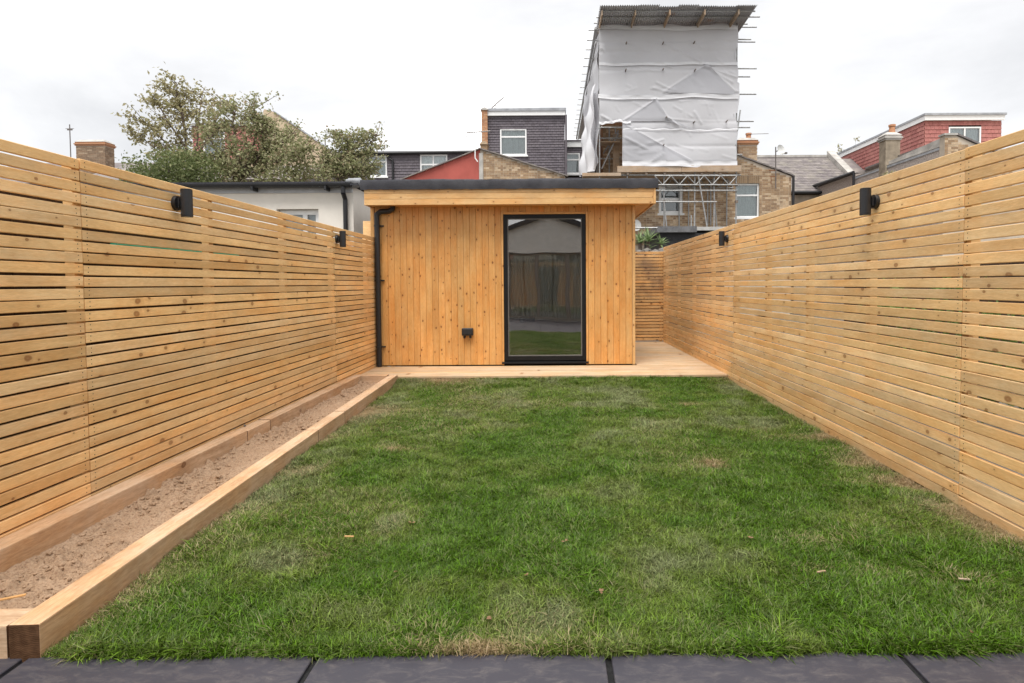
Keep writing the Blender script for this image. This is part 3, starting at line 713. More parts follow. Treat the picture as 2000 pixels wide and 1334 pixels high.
# ------------------------------------------------------------ generic builders for the houses
def wall_cols(mb, prof, zb, holes, Y0, Y1):
    """front wall as columns; prof = [(x, ztop)...], holes = (x0,x1,z0,z1)"""
    xs = sorted(set([p[0] for p in prof]+[h[0] for h in holes]+[h[1] for h in holes])); xs = [x for x in xs if prof[0][0] <= x <= prof[-1][0]]
    def top(x): return float(np.interp(x, [p[0] for p in prof], [p[1] for p in prof]))
    for a, b in zip(xs[:-1], xs[1:]):
        if b-a < 1e-4: continue
        m_ = (a+b)/2; ta, tb = top(a), top(b); hs = sorted([h for h in holes if h[0] <= m_ <= h[1]], key=lambda h: h[2])
        lo = zb
        for h in hs:
            if h[2] > lo: mb.box(a, b, Y0, Y1, lo, h[2])
            lo = h[3]
        mb.hexa([(a, Y0, lo), (b, Y0, lo), (b, Y1, lo), (a, Y1, lo), (a, Y0, ta), (b, Y0, tb), (b, Y1, tb), (a, Y1, ta)])
def bricks(parent, prof, zb, holes, Y, mat, maxparts=0, inv=True, bl=.215, bh=.065, jt=.010, proud=.006, dirn='front', z_from=None):
    """bricks standing proud of the mortar; returns nothing"""
    def top(x): return float(np.interp(x, [p[0] for p in prof], [p[1] for p in prof]))
    X0, X1 = prof[0][0], prof[-1][0]; rest = MB(); cnt = 0
    zt = max(p[1] for p in prof); zs = zb if z_from is None else z_from
    bk = {}
    rows = int((zt-zs)/(bh+jt))+1; items = []
    for r_ in range(rows):
        z = zs+r_*(bh+jt)+jt/2; x = X0+(0 if r_ % 2 == 0 else -(bl+jt)/2); hd = r_ % 2
        while x < X1:
            ln = bl if hd == 0 or True else bl
            ln = bl if hd else .1025; hd = 1-hd
            a, b = max(x, X0+.004), min(x+ln, X1-.004); x += ln+jt
            if b-a < .05: continue
            if z+bh > min(top(a), top(b)): continue
            segs = [(a, b)]
            for h in holes:
                if z+bh > h[2] and z < h[3]:
                    ns = []
                    for (p, q) in segs:
                        if q <= h[0] or p >= h[1]: ns.append((p, q))
                        else:
                            if h[0]-p > .04: ns.append((p, h[0]-.002))
                            if q-h[1] > .04: ns.append((h[1]+.002, q))
                    segs = ns
            for (p, q) in segs: items.append((p, q, z))
    items.sort(key=lambda t: -t[2])
    for (p, q, z) in items:
        if cnt < maxparts and abs((q-p)-bl) < .001:
            k = 'f'
            if k not in bk:
                bk[k] = bevel_mesh(MB().box(0, bl, -proud, .01, 0, bh).mesh('brick', mat), .003, 1) if False else MB().box(0, bl, -proud, .01, 0, bh).mesh('brick', mat)
            link('brick', bk[k], parent, loc=(p+random.uniform(-.002, .002), Y+random.uniform(-.002, .001), z), rot=(0, 0, 0)); cnt += 1
        else:
            e = random.uniform(-.002, .001)
            rest.box(p, q, Y-proud+e, Y+.01, z, z+bh)
    if rest.v: tag(rest.build('brick', mat, parent), kind='stuff')
def tile_field(parent, name, O, U, V, Nn, width, height, tw, th, holes, mat, proud=.03, thick=.012, overlap=1.15):
    """courses of hanging tiles: each unbroken run of a course is one part; V points down the slope, O is the top left corner"""
    O = Vector(O); U = Vector(U).normalized(); V = Vector(V).normalized(); Nn = Vector(Nn).normalized()
    nr = int(math.ceil(height/th))
    for r_ in range(nr):
        v0 = r_*th; v1 = min(v0+th*overlap, height+.02)
        segs = [(0, width)]
        for (h0, h1, g0, g1) in holes:
            if v0+th*.9 > g0 and v0 < g1:
                ns_ = []
                for p, q in segs:
                    if q <= h0 or p >= h1: ns_.append((p, q)); continue
                    if h0-p > .03: ns_.append((p, h0-.006))
                    if q-h1 > .03: ns_.append((h1+.006, q))
                segs = ns_
        for (s0, s1) in segs:
            mb = MB(); x = -(tw/2 if r_ % 2 else 0)
            while x < width:
                a, b = max(x, s0), min(x+tw-.006, s1); x += tw
                if b-a < .012: continue
                j = random.uniform(0, .007)
                p = [O+U*a+V*v0+Nn*.002, O+U*b+V*v0+Nn*.002, O+U*b+V*v1+Nn*(proud+j-thick), O+U*a+V*v1+Nn*(proud+j-thick)]
                q = [O+U*a+V*v0+Nn*(.002+thick), O+U*b+V*v0+Nn*(.002+thick), O+U*b+V*v1+Nn*(proud+j), O+U*a+V*v1+Nn*(proud+j)]
                mb.hexa(p+q)
            if mb.v: mb.build(name, mat, parent)
def window(parent, x0, x1, z0, z1, Y, bars=(), mull=(), fr=.06, curtain=True, sill=True, mat=None, depth=.07, slider=False):
    """uPVC window, front face at Y. bars: transoms as fraction from the bottom, mull: mullions"""
    mat = mat or M_WHITE
    m = MB(); m.box(x0, x0+fr, Y, Y+depth, z0, z1); m.box(x1-fr, x1, Y, Y+depth, z0, z1); m.box(x0+fr, x1-fr, Y, Y+depth, z1-fr, z1); m.box(x0+fr, x1-fr, Y, Y+depth, z0, z0+fr)
    for t in bars: z = z0+(z1-z0)*t; m.box(x0+fr, x1-fr, Y+.004, Y+depth, z-fr*.55, z+fr*.55)
    for t in mull: x = x0+(x1-x0)*t; m.box(x-fr*.5, x+fr*.5, Y+.008, Y+depth, z0+fr, z1-fr)
    wn = m.build('window', mat, parent)
    xs = [x0+fr]+[x0+(x1-x0)*t for t in mull]+[x1-fr]; zs = [z0+fr]+[z0+(z1-z0)*t for t in bars]+[z1-fr]
    for a, b in zip(xs[:-1], xs[1:]):
        for c, d in zip(zs[:-1], zs[1:]): MB().box(a, b, Y+depth*.5, Y+depth*.5+.01, c, d).build('pane', M_PANE, wn)
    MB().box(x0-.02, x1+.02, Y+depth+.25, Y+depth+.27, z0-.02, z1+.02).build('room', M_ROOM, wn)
    if curtain:
        cmb = MB(); n_ = 24; xs = [x0+fr*.5+(x1-x0-fr)*i/n_ for i in range(n_+1)]
        for i in range(n_):
            ya = Y+depth+.06+.015*math.sin(i*1.9); yb = Y+depth+.06+.015*math.sin((i+1)*1.9)
            cmb.poly([(xs[i], ya, z0), (xs[i+1], yb, z0), (xs[i+1], yb, z1), (xs[i], ya, z1)])
        cmb.build('net_curtain', M_CURT, wn)
    if sill: MB().box(x0-.06, x1+.06, Y-.07, Y+depth*.6, z0-.07, z0-.002).build('sill', mat, wn)
    return wn
def chimney(parent, x0, x1, y0, y1, z0, z1, body, pots=(), cap=M_GREYR, corbel=M_BRICKO, bricky=True):
    h = z1-z0
    c = MB().box(x0, x1, y0, y1, z0, z1-.32).build('chimney', M_MORTAR if bricky else body, parent)
    if bricky:
        bricks_c = MB(); bl, bh, jt = .215, .065, .01; rr_ = int((h-.34)/(bh+jt))
        for r_ in range(rr_):
            z = z0+.01+r_*(bh+jt); x = x0-(.11 if r_ % 2 else 0)
            while x < x1:
                a, b = max(x, x0-.004), min(x+bl, x1+.004); x += bl+jt
                if b-a > .04: bricks_c.box(a, b, y0-.007, y0+.05, z, z+bh)
            for X, s in ((x0, -1), (x1, 1)):
                y = y0+.06-(.11 if r_ % 2 else 0)
                while y < y1:
                    a, b = max(y, y0+.052), min(y+bl, y1); y += bl+jt
                    if b-a > .04: bricks_c.box(min(X+s*.007, X-s*.02), max(X+s*.007, X-s*.02), a, b, z, z+bh)
        tag(bricks_c.build('brick', body, c), kind='stuff')
    MB().box(x0-.04, x1+.04, y0-.04, y1+.04, z1-.318, z1-.26).box(x0-.07, x1+.07, y0-.07, y1+.07, z1-.258, z1-.20).box(x0-.03, x1+.03, y0-.03, y1+.03, z1-.198, z1-.13).build('corbel', corbel, c)
    MB().hexa([(x0-.05, y0-.05, z1-.128), (x1+.05, y0-.05, z1-.128), (x1+.05, y1+.05, z1-.128), (x0-.05, y1+.05, z1-.128),
               (x0+.1, y0+.1, z1), (x1-.1, y0+.1, z1), (x1-.1, y1-.1, z1), (x0+.1, y1-.1, z1)]).build('flaunching', cap, c)
    for (px_, hh_) in pots:
        MB().tube((px_, (y0+y1)/2, z1-.05), (px_, (y0+y1)/2, z1+hh_), .12, .10, n=12).tube((px_, (y0+y1)/2, z1+hh_-.05), (px_, (y0+y1)/2, z1+hh_+.02), .13, n=12).build('chimney_pot', M_TAN, c)
    return c
def px(xp, Y, yp=400): return at(xp, yp, Y).x
def pz(yp, Y, xp=1000): return at(xp, yp, Y).z

# ------------------------------------------------------------ cream extension behind the left fence
YE = 9.0
ext = thing('rendered_outbuilding', 'cream rendered single-storey outbuilding with black gutter behind the left fence', 'building', (-6, YE, 0))
def L0(o, t): o.location = -Vector(t.location); return o
ex1 = px(690, YE); ztop = pz(365, YE, 600)
hw0, hw1, hz1 = px(540, YE, 415), px(622, YE, 415), pz(408, YE, 580)
m = MB(); wall_cols(m, [(-9.5, ztop), (ex1, ztop)], -.1, [(hw0, hw1, hz1-1.1, hz1)], YE, YE+.2); L0(m.build('wall', M_RENDERW, ext), ext)
m = MB(); m.box(ex1-.2, ex1, YE+.2, YE+3.4, -.1, ztop); m.box(-9.5, ex1, YE+3.4, YE+3.6, -.1, ztop); L0(m.build('wall', M_RENDERW, ext), ext)
L0(MB().box(-9.5, ex1, YE-.025, YE-.002, pz(377, YE, 600), ztop-.02).build('fascia', simple('grey_fascia', (.52, .53, .55), .5, .3), ext), ext)
wn = window(ext, hw0+.01, hw1-.01, hz1-1.1, hz1-.01, YE+.09, mull=(.62,), fr=.07); L0(wn, ext)
rt = MB(); rt.hexa([(-9.6, YE-.12, ztop), (ex1+.12, YE-.12, ztop), (ex1+.12, YE+3.6, ztop+.35), (-9.6, YE+3.6, ztop+.35),
                    (-9.6, YE-.12, ztop+.06), (ex1+.12, YE-.12, ztop+.06), (ex1+.12, YE+3.6, ztop+.42), (-9.6, YE+3.6, ztop+.42)])
L0(rt.build('roof', M_FELT, ext), ext)
# lumpy lead-grey kerb at the roof corner
lk = MB(); lump(lk, (ex1+.03, YE+.0, ztop+.06), .14, .55, 2); L0(lk.build('roof_kerb', M_GREYLT, ext, smooth=True), ext)
gt = MB(); n_ = 8; gy, gzv, gr = YE-.14, ztop+.02, .055
for i in range(n_):
    t0, t1 = PI+PI*i/n_, PI+PI*(i+1)/n_
    for rA in (gr,): gt.hexa([(-9.6, gy+gr*math.cos(t0), gzv+gr*math.sin(t0)), (ex1+.02, gy+gr*math.cos(t0), gzv+gr*math.sin(t0)), (ex1+.02, gy+gr*math.cos(t1), gzv+gr*math.sin(t1)), (-9.6, gy+gr*math.cos(t1), gzv+gr*math.sin(t1)),
              (-9.6, gy+(gr-.006)*math.cos(t0), gzv+(gr-.006)*math.sin(t0)), (ex1+.02, gy+(gr-.006)*math.cos(t0), gzv+(gr-.006)*math.sin(t0)), (ex1+.02, gy+(gr-.006)*math.cos(t1), gzv+(gr-.006)*math.sin(t1)), (-9.6, gy+(gr-.006)*math.cos(t1), gzv+(gr-.006)*math.sin(t1))])
gut = L0(gt.build('gutter', M_BLACKP, ext), ext)
for xp in (505, 645): MB().box(px(xp, YE)-.015, px(xp, YE)+.015, gy-.06, YE-.03, gzv-.10, gzv-.04).build('gutter_bracket', M_BLACKP, gut)
xd = px(677, YE, 400)
pp = MB().path([(xd, gy, gzv-.02), (xd, gy, gzv-.14), (xd, YE-.06, gzv-.22), (xd, YE-.06, 0)], .035, 10); L0(pp.build('downpipe', M_BLACKP, ext), ext)

# ------------------------------------------------------------ trees
def leaf_cloud(mb, c, rad, n, size, squash=.8):
    for _ in range(n):
        while True:
            d = Vector((random.gauss(0, .5), random.gauss(0, .5), random.gauss(0, .5)))
            if d.length < 1.4: break
        p = Vector(c)+Vector((d.x*rad, d.y*rad, d.z*rad*squash))
        a = Vector((random.gauss(0, 1), random.gauss(0, 1), random.gauss(0, .8)-.3)).normalized(); b = a.cross(Vector((random.gauss(0, 1), random.gauss(0, 1), random.gauss(0, 1)))).normalized()
        s = size*random.uniform(.6, 1.25); nrm = a.cross(b)*s*.12
        mb.poly([p, p+a*s*.5+b*s*.28+nrm, p+a*s, p+a*s*.5-b*s*.28+nrm])
def tree(name, label, cat, base, limbs, twigs, leafmat, nleaf, size, rad, trunk_r=.07, group=None, extra=(), dens=None):
    """limbs: list of polylines in world points; leaves follow limbs and the twigs thrown from them"""
    t = thing(name, label, cat, base, 0, group); b0 = Vector(base); tr_ = MB(); lf = MB()
    for k, ln in enumerate(limbs):
        r0 = trunk_r*(1 if k == 0 else .55); n_ = len(ln)-1
        for i, (p, q) in enumerate(zip(ln[:-1], ln[1:])): tr_.tube(Vector(p)-b0, Vector(q)-b0, r0*(1-i/(n_+.6)), r0*(1-(i+1)/(n_+.6)), n=6)
        for i, (p, q) in enumerate(zip(ln[:-1], ln[1:])):
            p = Vector(p); q = Vector(q); f0 = (i+.3)/n_
            for s in range(twigs):
                c = p.lerp(q, random.random()); ang = random.uniform(0, 2*PI)
                dl = random.uniform(.25, 1)*rad*1.3; e = c+Vector((math.cos(ang)*dl, math.sin(ang)*dl*.8, random.uniform(-.15, .9)*dl))
                if f0 < .35 and k == 0: continue
                tr_.tube(c-b0, e-b0, .010, .004, n=4, caps=False)
                for u in (.4, .7, 1.0):
                    leaf_cloud(lf, c.lerp(e, u)-b0, rad*.32, int(nleaf*random.uniform(.3, 1.5)), size)
    for (c, r_, n_) in extra: leaf_cloud(lf, Vector(c)-b0, r_, n_, size)
    tr_.build('trunk', M_BARK, t); tag(lf.build('crown', leafmat, t), None)
    return t
YT = 14.0
def Q(px_, py_, dy=0): return at(px_, py_, YT+dy)
def G(px_, Y): p = at(px_, 500, Y); return (p.x, p.y, -.15)
b1 = G(372, YT)
tree('sparse_tree', 'tall thin-leaved olive green tree reaching highest above the cream outbuilding', 'tree', b1,
     [[b1, Q(372, 420), Q(368, 330), Q(360, 250), Q(348, 200), Q(322, 160)],
      [Q(371, 350), Q(385, 280), Q(390, 215), Q(398, 172, .3)],
      [Q(366, 330), Q(330, 285), Q(295, 250), Q(262, 228, -.3)],
      [Q(366, 345), Q(325, 310), Q(285, 275), Q(258, 262)],
      [Q(372, 320), Q(415, 260), Q(425, 225), Q(432, 195)],
      [Q(362, 260), Q(355, 215), Q(345, 190), Q(345, 160)],
      [Q(364, 290), Q(330, 240), Q(310, 205), Q(298, 195)]], 9, M_LEAF1, 8, .095, .42, .05)
b2 = G(470, YT-1)
YT = 13.0
tree('bushy_tree', 'broad bushy green tree in front of the tall sloping party wall', 'tree', b2,
     [[b2, Q(470, 400), Q(472, 340), Q(462, 290), Q(455, 240), Q(462, 205)],
      [Q(472, 345), Q(510, 300), Q(540, 280), Q(575, 262)],
      [Q(472, 345), Q(500, 270), Q(500, 235), Q(497, 205)],
      [Q(472, 350), Q(430, 310), Q(410, 270), Q(440, 235)],
      [Q(472, 350), Q(520, 325), Q(570, 305), Q(605, 290)],
      [Q(472, 340), Q(520, 290), Q(530, 260), Q(520, 240)],
      [Q(470, 350), Q(435, 330), Q(405, 318), Q(390, 312)]], 13, M_LEAF2, 11, .08, .42, .06,
     extra=[(Q(x, y, random.uniform(-.4, .5)), .34, 240) for x, y in ((500, 335), (540, 335), (580, 330), (450, 330), (550, 305), (515, 310), (600, 325), (480, 300), (560, 345), (590, 345), (520, 345), (440, 345), (575, 285))])
b3 = G(655, YT)
tree('young_tree', 'smaller feathery tree with upright shoots beside the dark gutter of the slate-hung house', 'tree', b3,
     [[b3, Q(655, 400), Q(660, 350), Q(668, 315), Q(676, 285), Q(668, 262)],
      [Q(662, 350), Q(700, 315), Q(722, 290), Q(738, 258)],
      [Q(660, 350), Q(640, 320), Q(625, 305)],
      [Q(662, 350), Q(700, 335), Q(730, 325)],
      [Q(664, 340), Q(690, 300), Q(695, 275)]], 14, M_LEAF2, 11, .075, .34, .045,
     extra=[(Q(x, y, random.uniform(-.3, .3)), .28, 190) for x, y in ((640, 340), (680, 335), (710, 340), (655, 320), (690, 320), (720, 330), (625, 335))])
YT = 12.6
b4 = G(320, YT)
iv = thing('ivy_hedge', 'dense dark ivy mass low behind the left fence top and outbuilding roof', 'hedge', b4)
lf = MB(); st = MB()
for x in range(262, 425, 11):
    for _ in range(2):
        top = 326 + random.uniform(-20, 10) - (8 if 300 < x < 400 else 0)
        for yy in range(int(top), 372, 12):
            leaf_cloud(lf, Q(x+random.uniform(-5, 5), yy, random.uniform(-.4, .4))-Vector(b4), .24, 38, .075)
for x in range(270, 420, 18): st.tube(Vector(G(x, YT))-Vector(b4), Q(x+5, 330)-Vector(b4), .03, .01, n=5)
st.build('stem', M_BARK, iv); tag(lf.build('foliage', M_LEAF3, iv))

# ------------------------------------------------------------ far left: chimney and ridge
YA = 29.0
hA = thing('brick_house', 'far left house with a stout capped brick chimney rising over the fence', 'house', (px(200, YA), YA, 0))
c = chimney(hA, px(149, YA, 300), px(205, YA, 300), YA, YA+.62, 3.5, pz(272, YA, 175), M_BRICKS, pots=()); L0(c, hA)
m = MB(); m.prism([(px(-60, YA), YA+2.5, pz(318, YA+2.5, 200)), (px(-60, YA), YA-2.2, 4.6), (px(-60, YA), YA-2.2, 4.5), (px(-60, YA), YA+7, 4.5)], (px(360, YA)-px(-60, YA), 0, 0)); L0(m.build('roof', M_ROOFS, hA), hA)
m = MB(); m.box(px(-60, YA), px(360, YA), YA-2, YA+6.8, -.16, 4.6); L0(m.build('wall', M_MORTAR, hA), hA)
an = at(138, 300, YA-1)
t = thing('tv_aerial', 'slender aerial pole with a small cross piece beside the far left chimney', 'aerial', (an.x, an.y, 3.9))
zt_ = pz(243, YA-1, 138)-3.9
MB().tube((0, 0, 0), (0, 0, zt_), .022, n=6).build('pole', M_ALU, t); MB().box(-.12, .12, -.02, .02, zt_-.28, zt_-.2).tube((-.2, 0, zt_-.2), (.2, 0, zt_-.2), .012, n=5).build('antenna', M_ALU, t)

# house with red dormer and tall sloping party wall
YBh = 25.0
hB = thing('terraced_house', 'house with red hung-tile dormer and tall buff party wall behind the bushy tree', 'house', (px(450, YBh), YBh, 0))
dx0, dx1 = px(378, YBh, 300), px(512, YBh, 300); dz1 = pz(247, YBh, 450); wx_0, wx_1, wz_0, wz_1 = px(401, YBh), px(443, YBh), pz(312, YBh, 420), pz(254, YBh, 420)
m = MB(); wall_cols(m, [(dx0, dz1), (dx1, dz1)], pz(320, YBh, 450), [(wx_0, wx_1, wz_0, wz_1)], YBh, YBh+.2); m.box(dx0, dx0+.2, YBh+.2, YBh+4, 4.5, dz1); m.box(dx0+.2, dx1, YBh+3.8, YBh+4, 4.5, dz1); L0(m.build('dormer_wall', M_SHEATH, hB), hB)
tile_field(hB, 'tile_course', (dx0-hB.location.x, 0, dz1), (1, 0, 0), (0, 0, -1), (0, -1, 0), dx1-dx0, dz1-pz(318, YBh, 450), .17, .17,
           [(wx_0-dx0, wx_1-dx0, dz1-wz_1, dz1-wz_0)], M_REDT)
L0(window(hB, wx_0, wx_1, wz_0, wz_1, YBh-.02, bars=(.72,)), hB)
m = MB().box(dx0-.1, dx1, YBh-.12, YBh+4.1, dz1+.002, dz1+.10); L0(m.build('dormer_roof', M_GREYLT, hB), hB)
m = MB().box(dx0-.1, dx1, YBh-.1, YBh+4, dz1+.102, dz1+.42); L0(m.build('fascia', simple('pale_fascia', (.6, .62, .63), .5, .3), hB), hB)
# party wall: front face at depth YBh-.3, sloping top running away
xw = px(517, YBh-.3, 250); zt_ = pz(213, YBh-.3, 517); 
sl = px(640, YBh-.3, 290); zl_ = pz(291, YBh-.3, 640)
m = MB(); m.prism([(xw-.05, YBh-.3, -.1), (sl, YBh-.3, -.1), (sl, YBh-.3, zl_), (xw+.4, YBh-.3, zt_-.12), (xw, YBh-.3, zt_), (xw-.05, YBh-.3, zt_-.1)], (0, .35, 0)); L0(m.build('party_wall', M_BUFF, hB), hB)
cp = MB(); a = Vector((xw+.4, YBh-.36, zt_-.12)); b = Vector((sl+.05, YBh-.36, zl_))
for i in range(10):
    p = a.lerp(b, i/10); q = a.lerp(b, (i+.97)/10); cp.hexa([p, q, q+Vector((0, .45, 0)), p+Vector((0, .45, 0)), p+Vector((0, 0, .05)), q+Vector((0, 0, .05)), q+Vector((0, .45, .05)), p+Vector((0, .45, .05))])
L0(cp.build('coping', M_GREYLT, hB), hB)
m = MB().box(px(250, YBh), sl, YBh+.3, YBh+7, -.16, 5.2); L0(m.build('wall', M_MORTAR, hB), hB)
m = MB(); m.prism([(px(250, YBh), YBh-3, 5.2), (px(250, YBh), YBh+.3, pz(316, YBh, 450)), (px(250, YBh), YBh+3.4, pz(316, YBh, 450)), (px(250, YBh), YBh+7.5, 5.2)], (sl-px(250, YBh)-.02, 0, 0)); L0(m.build('roof', M_ROOFS, hB), hB)
# ------------------------------------------------------------ slate-hung house C
YC = 26.0
hC = thing('terraced_house', 'low dark slate-hung house with two white windows left of the red gable', 'house', (px(800, YC), YC, 0))
cx0, cx1 = px(617, YC, 300), px(948, YC, 300); czt = pz(301, YC, 750)
wl = [(722, 757, 345, 304), (822, 875, 345, 302)]; hl = [(px(a, YC), px(b, YC), pz(c, YC, (a+b)/2), pz(d, YC, (a+b)/2)) for a, b, c, d in wl]
m = MB(); wall_cols(m, [(cx0, czt), (cx1, czt)], -.1, hl, YC, YC+.2); m.box(cx0, cx0+.2, YC+.2, YC+5, -.1, czt); L0(m.build('wall', M_SHEATH, hC), hC)
tile_field(hC, 'slate_course', (cx0-hC.location.x, 0, czt), (1, 0, 0), (0, 0, -1), (0, -1, 0), cx1-cx0, 1.4, .17, .125,
           [(h[0]-cx0, h[1]-cx0, czt-h[3], czt-h[2]) for h in hl], M_SLATE, proud=.042)
L0(window(hC, *hl[0], YC-.02, bars=(.7,)), hC); L0(window(hC, *hl[1], YC-.02, bars=(.55,), mull=(.48,)), hC)
m = MB().box(cx0-.15, cx1, YC-.15, YC+5, czt+.0, czt+.10); L0(m.build('roof', M_GREYLT, hC), hC)
m = MB().tube((cx0-.1, YC-.16, czt-.02), (cx1, YC-.16, czt+.05), .07, n=8); g_ = L0(m.build('gutter', M_BLACKP, hC), hC)
xg = px(768, YC, 320); m = MB().path([(px(757, YC), YC-.16, czt-.03), (px(763, YC), YC-.1, czt-.22), (xg, YC-.09, czt-.3), (xg, YC-.09, czt-1.8)], .05, 8); L0(m.build('downpipe', M_BLACKP, hC), hC)
p = at(627, 296, YC-.3)
t = thing('tv_aerial', 'thin aerial with a long horizontal rod over the dark gutter behind the trees', 'aerial', (p.x, YC+.2, czt))
h_ = pz(266, YC+.2, 627)-czt
MB().tube((0, 0, 0), (0, 0, h_), .025, n=6).build('pole', M_ALU, t); MB().tube((-.06, 0, h_), (.75, 0, h_-.05), .02, n=6).build('antenna', M_ALU, t)

# ------------------------------------------------------------ red and brick gable D
YDg = 23.0
hD = thing('gabled_outrigger', 'rear outrigger gable, left half painted red and right half bare yellow brick', 'house', (px(938, YDg), YDg, 0))
A1 = at(787, 350, YDg); A2 = at(938, 292, YDg); A3 = at(1104, 343, YDg); xm = px(937, YDg, 330)
m = MB(); wall_cols(m, [(A1.x, A1.z), (A2.x-.01, A2.z)], -.1, [], YDg, YDg+.25); L0(m.build('painted_wall', M_REDR, hD), hD)
m = MB(); wall_cols(m, [(A2.x, A2.z), (A3.x, A3.z)], -.1, [], YDg, YDg+.25); L0(m.build('wall', M_MORTAR, hD), hD)
o0 = hD.location
bricks(hD, [(A2.x+.12-o0.x, A2.z-.04), (A3.x-.02-o0.x, A3.z-.01)], 0, [], 0, M_BRICK, 0, z_from=A3.z-.55)
L0(MB().box(A2.x-.05, A2.x+.10, YDg-.05, YDg-.002, 0, A2.z-.15).build('pier', M_GREYR, hD), hD)
vg = MB(); 
for a, b in ((A1+Vector((-.1, 0, -.06)), A2), (A2, A3+Vector((.12, 0, -.05)))):
    n_ = 9
    for i in range(n_):
        p = a.lerp(b, i/n_); q = a.lerp(b, (i+.96)/n_); e = Vector((0, 0, random.uniform(0, .015)))
        vg.hexa([Vector((p.x, YDg-.10, p.z))+e, Vector((q.x, YDg-.10, q.z))+e, Vector((q.x, YDg+4, q.z))+e, Vector((p.x, YDg+4, p.z))+e,
                 Vector((p.x, YDg-.10, p.z+.045))+e, Vector((q.x, YDg-.10, q.z+.045))+e, Vector((q.x, YDg+4, q.z+.045))+e, Vector((p.x, YDg+4, p.z+.045))+e])
L0(vg.build('roof', M_ROOFS, hD), hD)
L0(MB().box(A1.x, A3.x, YDg+.3, YDg+3, -.1, A3.z-.1).build('wall', M_MORTAR, hD), hD)
m = MB().box(px(938.5, YDg), px(952, YDg), YDg+.1, YDg+.6, A2.z-.2, pz(280, YDg, 945)); m.hexa([(px(937, YDg), YDg+.05, pz(281, YDg, 945)), (px(954, YDg), YDg+.05, pz(281, YDg, 945)), (px(954, YDg), YDg+.65, pz(281, YDg, 945)), (px(937, YDg), YDg+.65, pz(281, YDg, 945)), (px(942, YDg), YDg+.05, pz(275, YDg, 945)), (px(949, YDg), YDg+.05, pz(275, YDg, 945)), (px(949, YDg), YDg+.65, pz(275, YDg, 945)), (px(942, YDg), YDg+.65, pz(275, YDg, 945))])
L0(m.build('stack', M_BRICK, hD), hD)
def yagi(parent, base, tip, n, span, updir, mat=M_ALU):
    base = Vector(base); tip = Vector(tip); d = (tip-base).normalized(); u = Vector(updir).normalized(); m = MB().tube(base, tip, .022, n=5)
    s = d.cross(u).normalized()
    for i in range(n):
        p = base.lerp(tip, (i+.5)/n); w_ = span*(1.0-.4*i/n); m.tube(p-u*w_/2, p+u*w_/2, .013, n=4)
    return m.build('antenna', mat, parent)
p = at(927, 318, YDg-.3)
t = thing('tv_aerial', 'white-poled aerial mounted on the red gable below the tall slate-hung dormer', 'aerial', (p.x, p.y, p.z))
f = lambda x, y: at(x, y, YDg-.3)-Vector(t.location)
MB().path([f(933, 316), f(928, 309), f(928, 264)], .022, 7).build('pole', M_WHITE, t)
yagi(t, f(912, 259), f(958, 256), 14, .12, (0, 0, 1)); m = MB()
for k in range(6): m.tube(f(906+k*.3, 246+k*5), f(916, 247+k*5), .008, n=4)
m.tube(f(911, 244), f(911, 274), .01, n=5); m.build('reflector', M_ALU, t)

# ------------------------------------------------------------ tall slate-hung dormer E and the small one F
YEe = 25.5
hE = thing('terraced_house', 'house with a tall dark slate-hung box dormer and a single white window', 'house', (px(1030, YEe), YEe, 0))
e0, e1 = px(951, YEe, 280), px(1103, YEe, 280); ez = pz(226, YEe, 1030); wE = (px(977, YEe, 280), px(1028.5, YEe, 280), pz(303.5, YEe, 1003), pz(252, YEe, 1003))
m = MB(); wall_cols(m, [(e0, ez), (e1, ez)], 2, [wE], YEe, YEe+.2); m.box(e0, e0+.2, YEe+.2, YEe+5, 2, ez); m.box(e1-.2, e1, YEe+.2, YEe+5, 2, ez); L0(m.build('dormer_wall', M_SHEATH, hE), hE)
tile_field(hE, 'slate_course', (e0-hE.location.x, 0, ez), (1, 0, 0), (0, 0, -1), (0, -1, 0), e1-e0, ez-pz(345, YEe), .17, .112,
           [(wE[0]-e0, wE[1]-e0, ez-wE[3], ez-wE[2]+.06)], M_SLATE, proud=.042)
L0(window(hE, *wE, YEe-.03, bars=(.70,)), hE)
L0(MB().box(e0, e1+.03, YEe-.14, YEe-.05, ez-.02, ez+.16).build('fascia', M_WHITE, hE), hE)
L0(MB().box(e0-.02, e1+.06, YEe-.18, YEe+5.1, ez+.162, ez+.28).build('dormer_roof', M_GREYLT, hE), hE)
xg = px(1105.5, YEe, 280); L0(MB().path([(xg, YEe-.1, ez-.0), (xg, YEe-.1, ez-2.9)], .045, 8).build('downpipe', M_SLATE, hE), hE)
p0, p1 = px(941, YEe-.2, 260), px(952, YEe-.2, 260); zp = pz(215, YEe-.2, 946)
pw = L0(MB().box(p0, p1, YEe-.2, YEe+4.6, 2, zp).build('party_wall', M_MORTAR, hE), hE)
m = MB()
for r_ in range(40):
    z = zp-.075*(r_+1)
    if r_ % 2: m.box(p0-.005, p1+.005, YEe-.208, YEe-.15, z, z+.065)
    else: m.box(p0-.005, (p0+p1)/2-.005, YEe-.208, YEe-.15, z, z+.065); m.box((p0+p1)/2+.005, p1+.005, YEe-.208, YEe-.15, z, z+.065)
tag(m.build('brick', M_BRICKO, pw), kind='stuff')
L0(MB().prism([(p0-.05, YEe-.25, zp), (p1+.05, YEe-.25, zp), (p1+.05, YEe-.25, zp+.04), ((p0+p1)/2, YEe-.25, zp+.12), (p0-.05, YEe-.25, zp+.04)], (0, 4.9, 0)).build('coping', M_GREYR, hE), hE)
L0(MB().box(e0, e1, YEe+1, YEe+5, -.16, ez).build('wall', M_MORTAR, hE), hE)
p = at(963, 222, YEe+.5)
t = thing('tv_aerial', 'tilted rake-like aerial on the roof edge of the tall slate-hung dormer', 'aerial', (p.x, p.y, p.z))
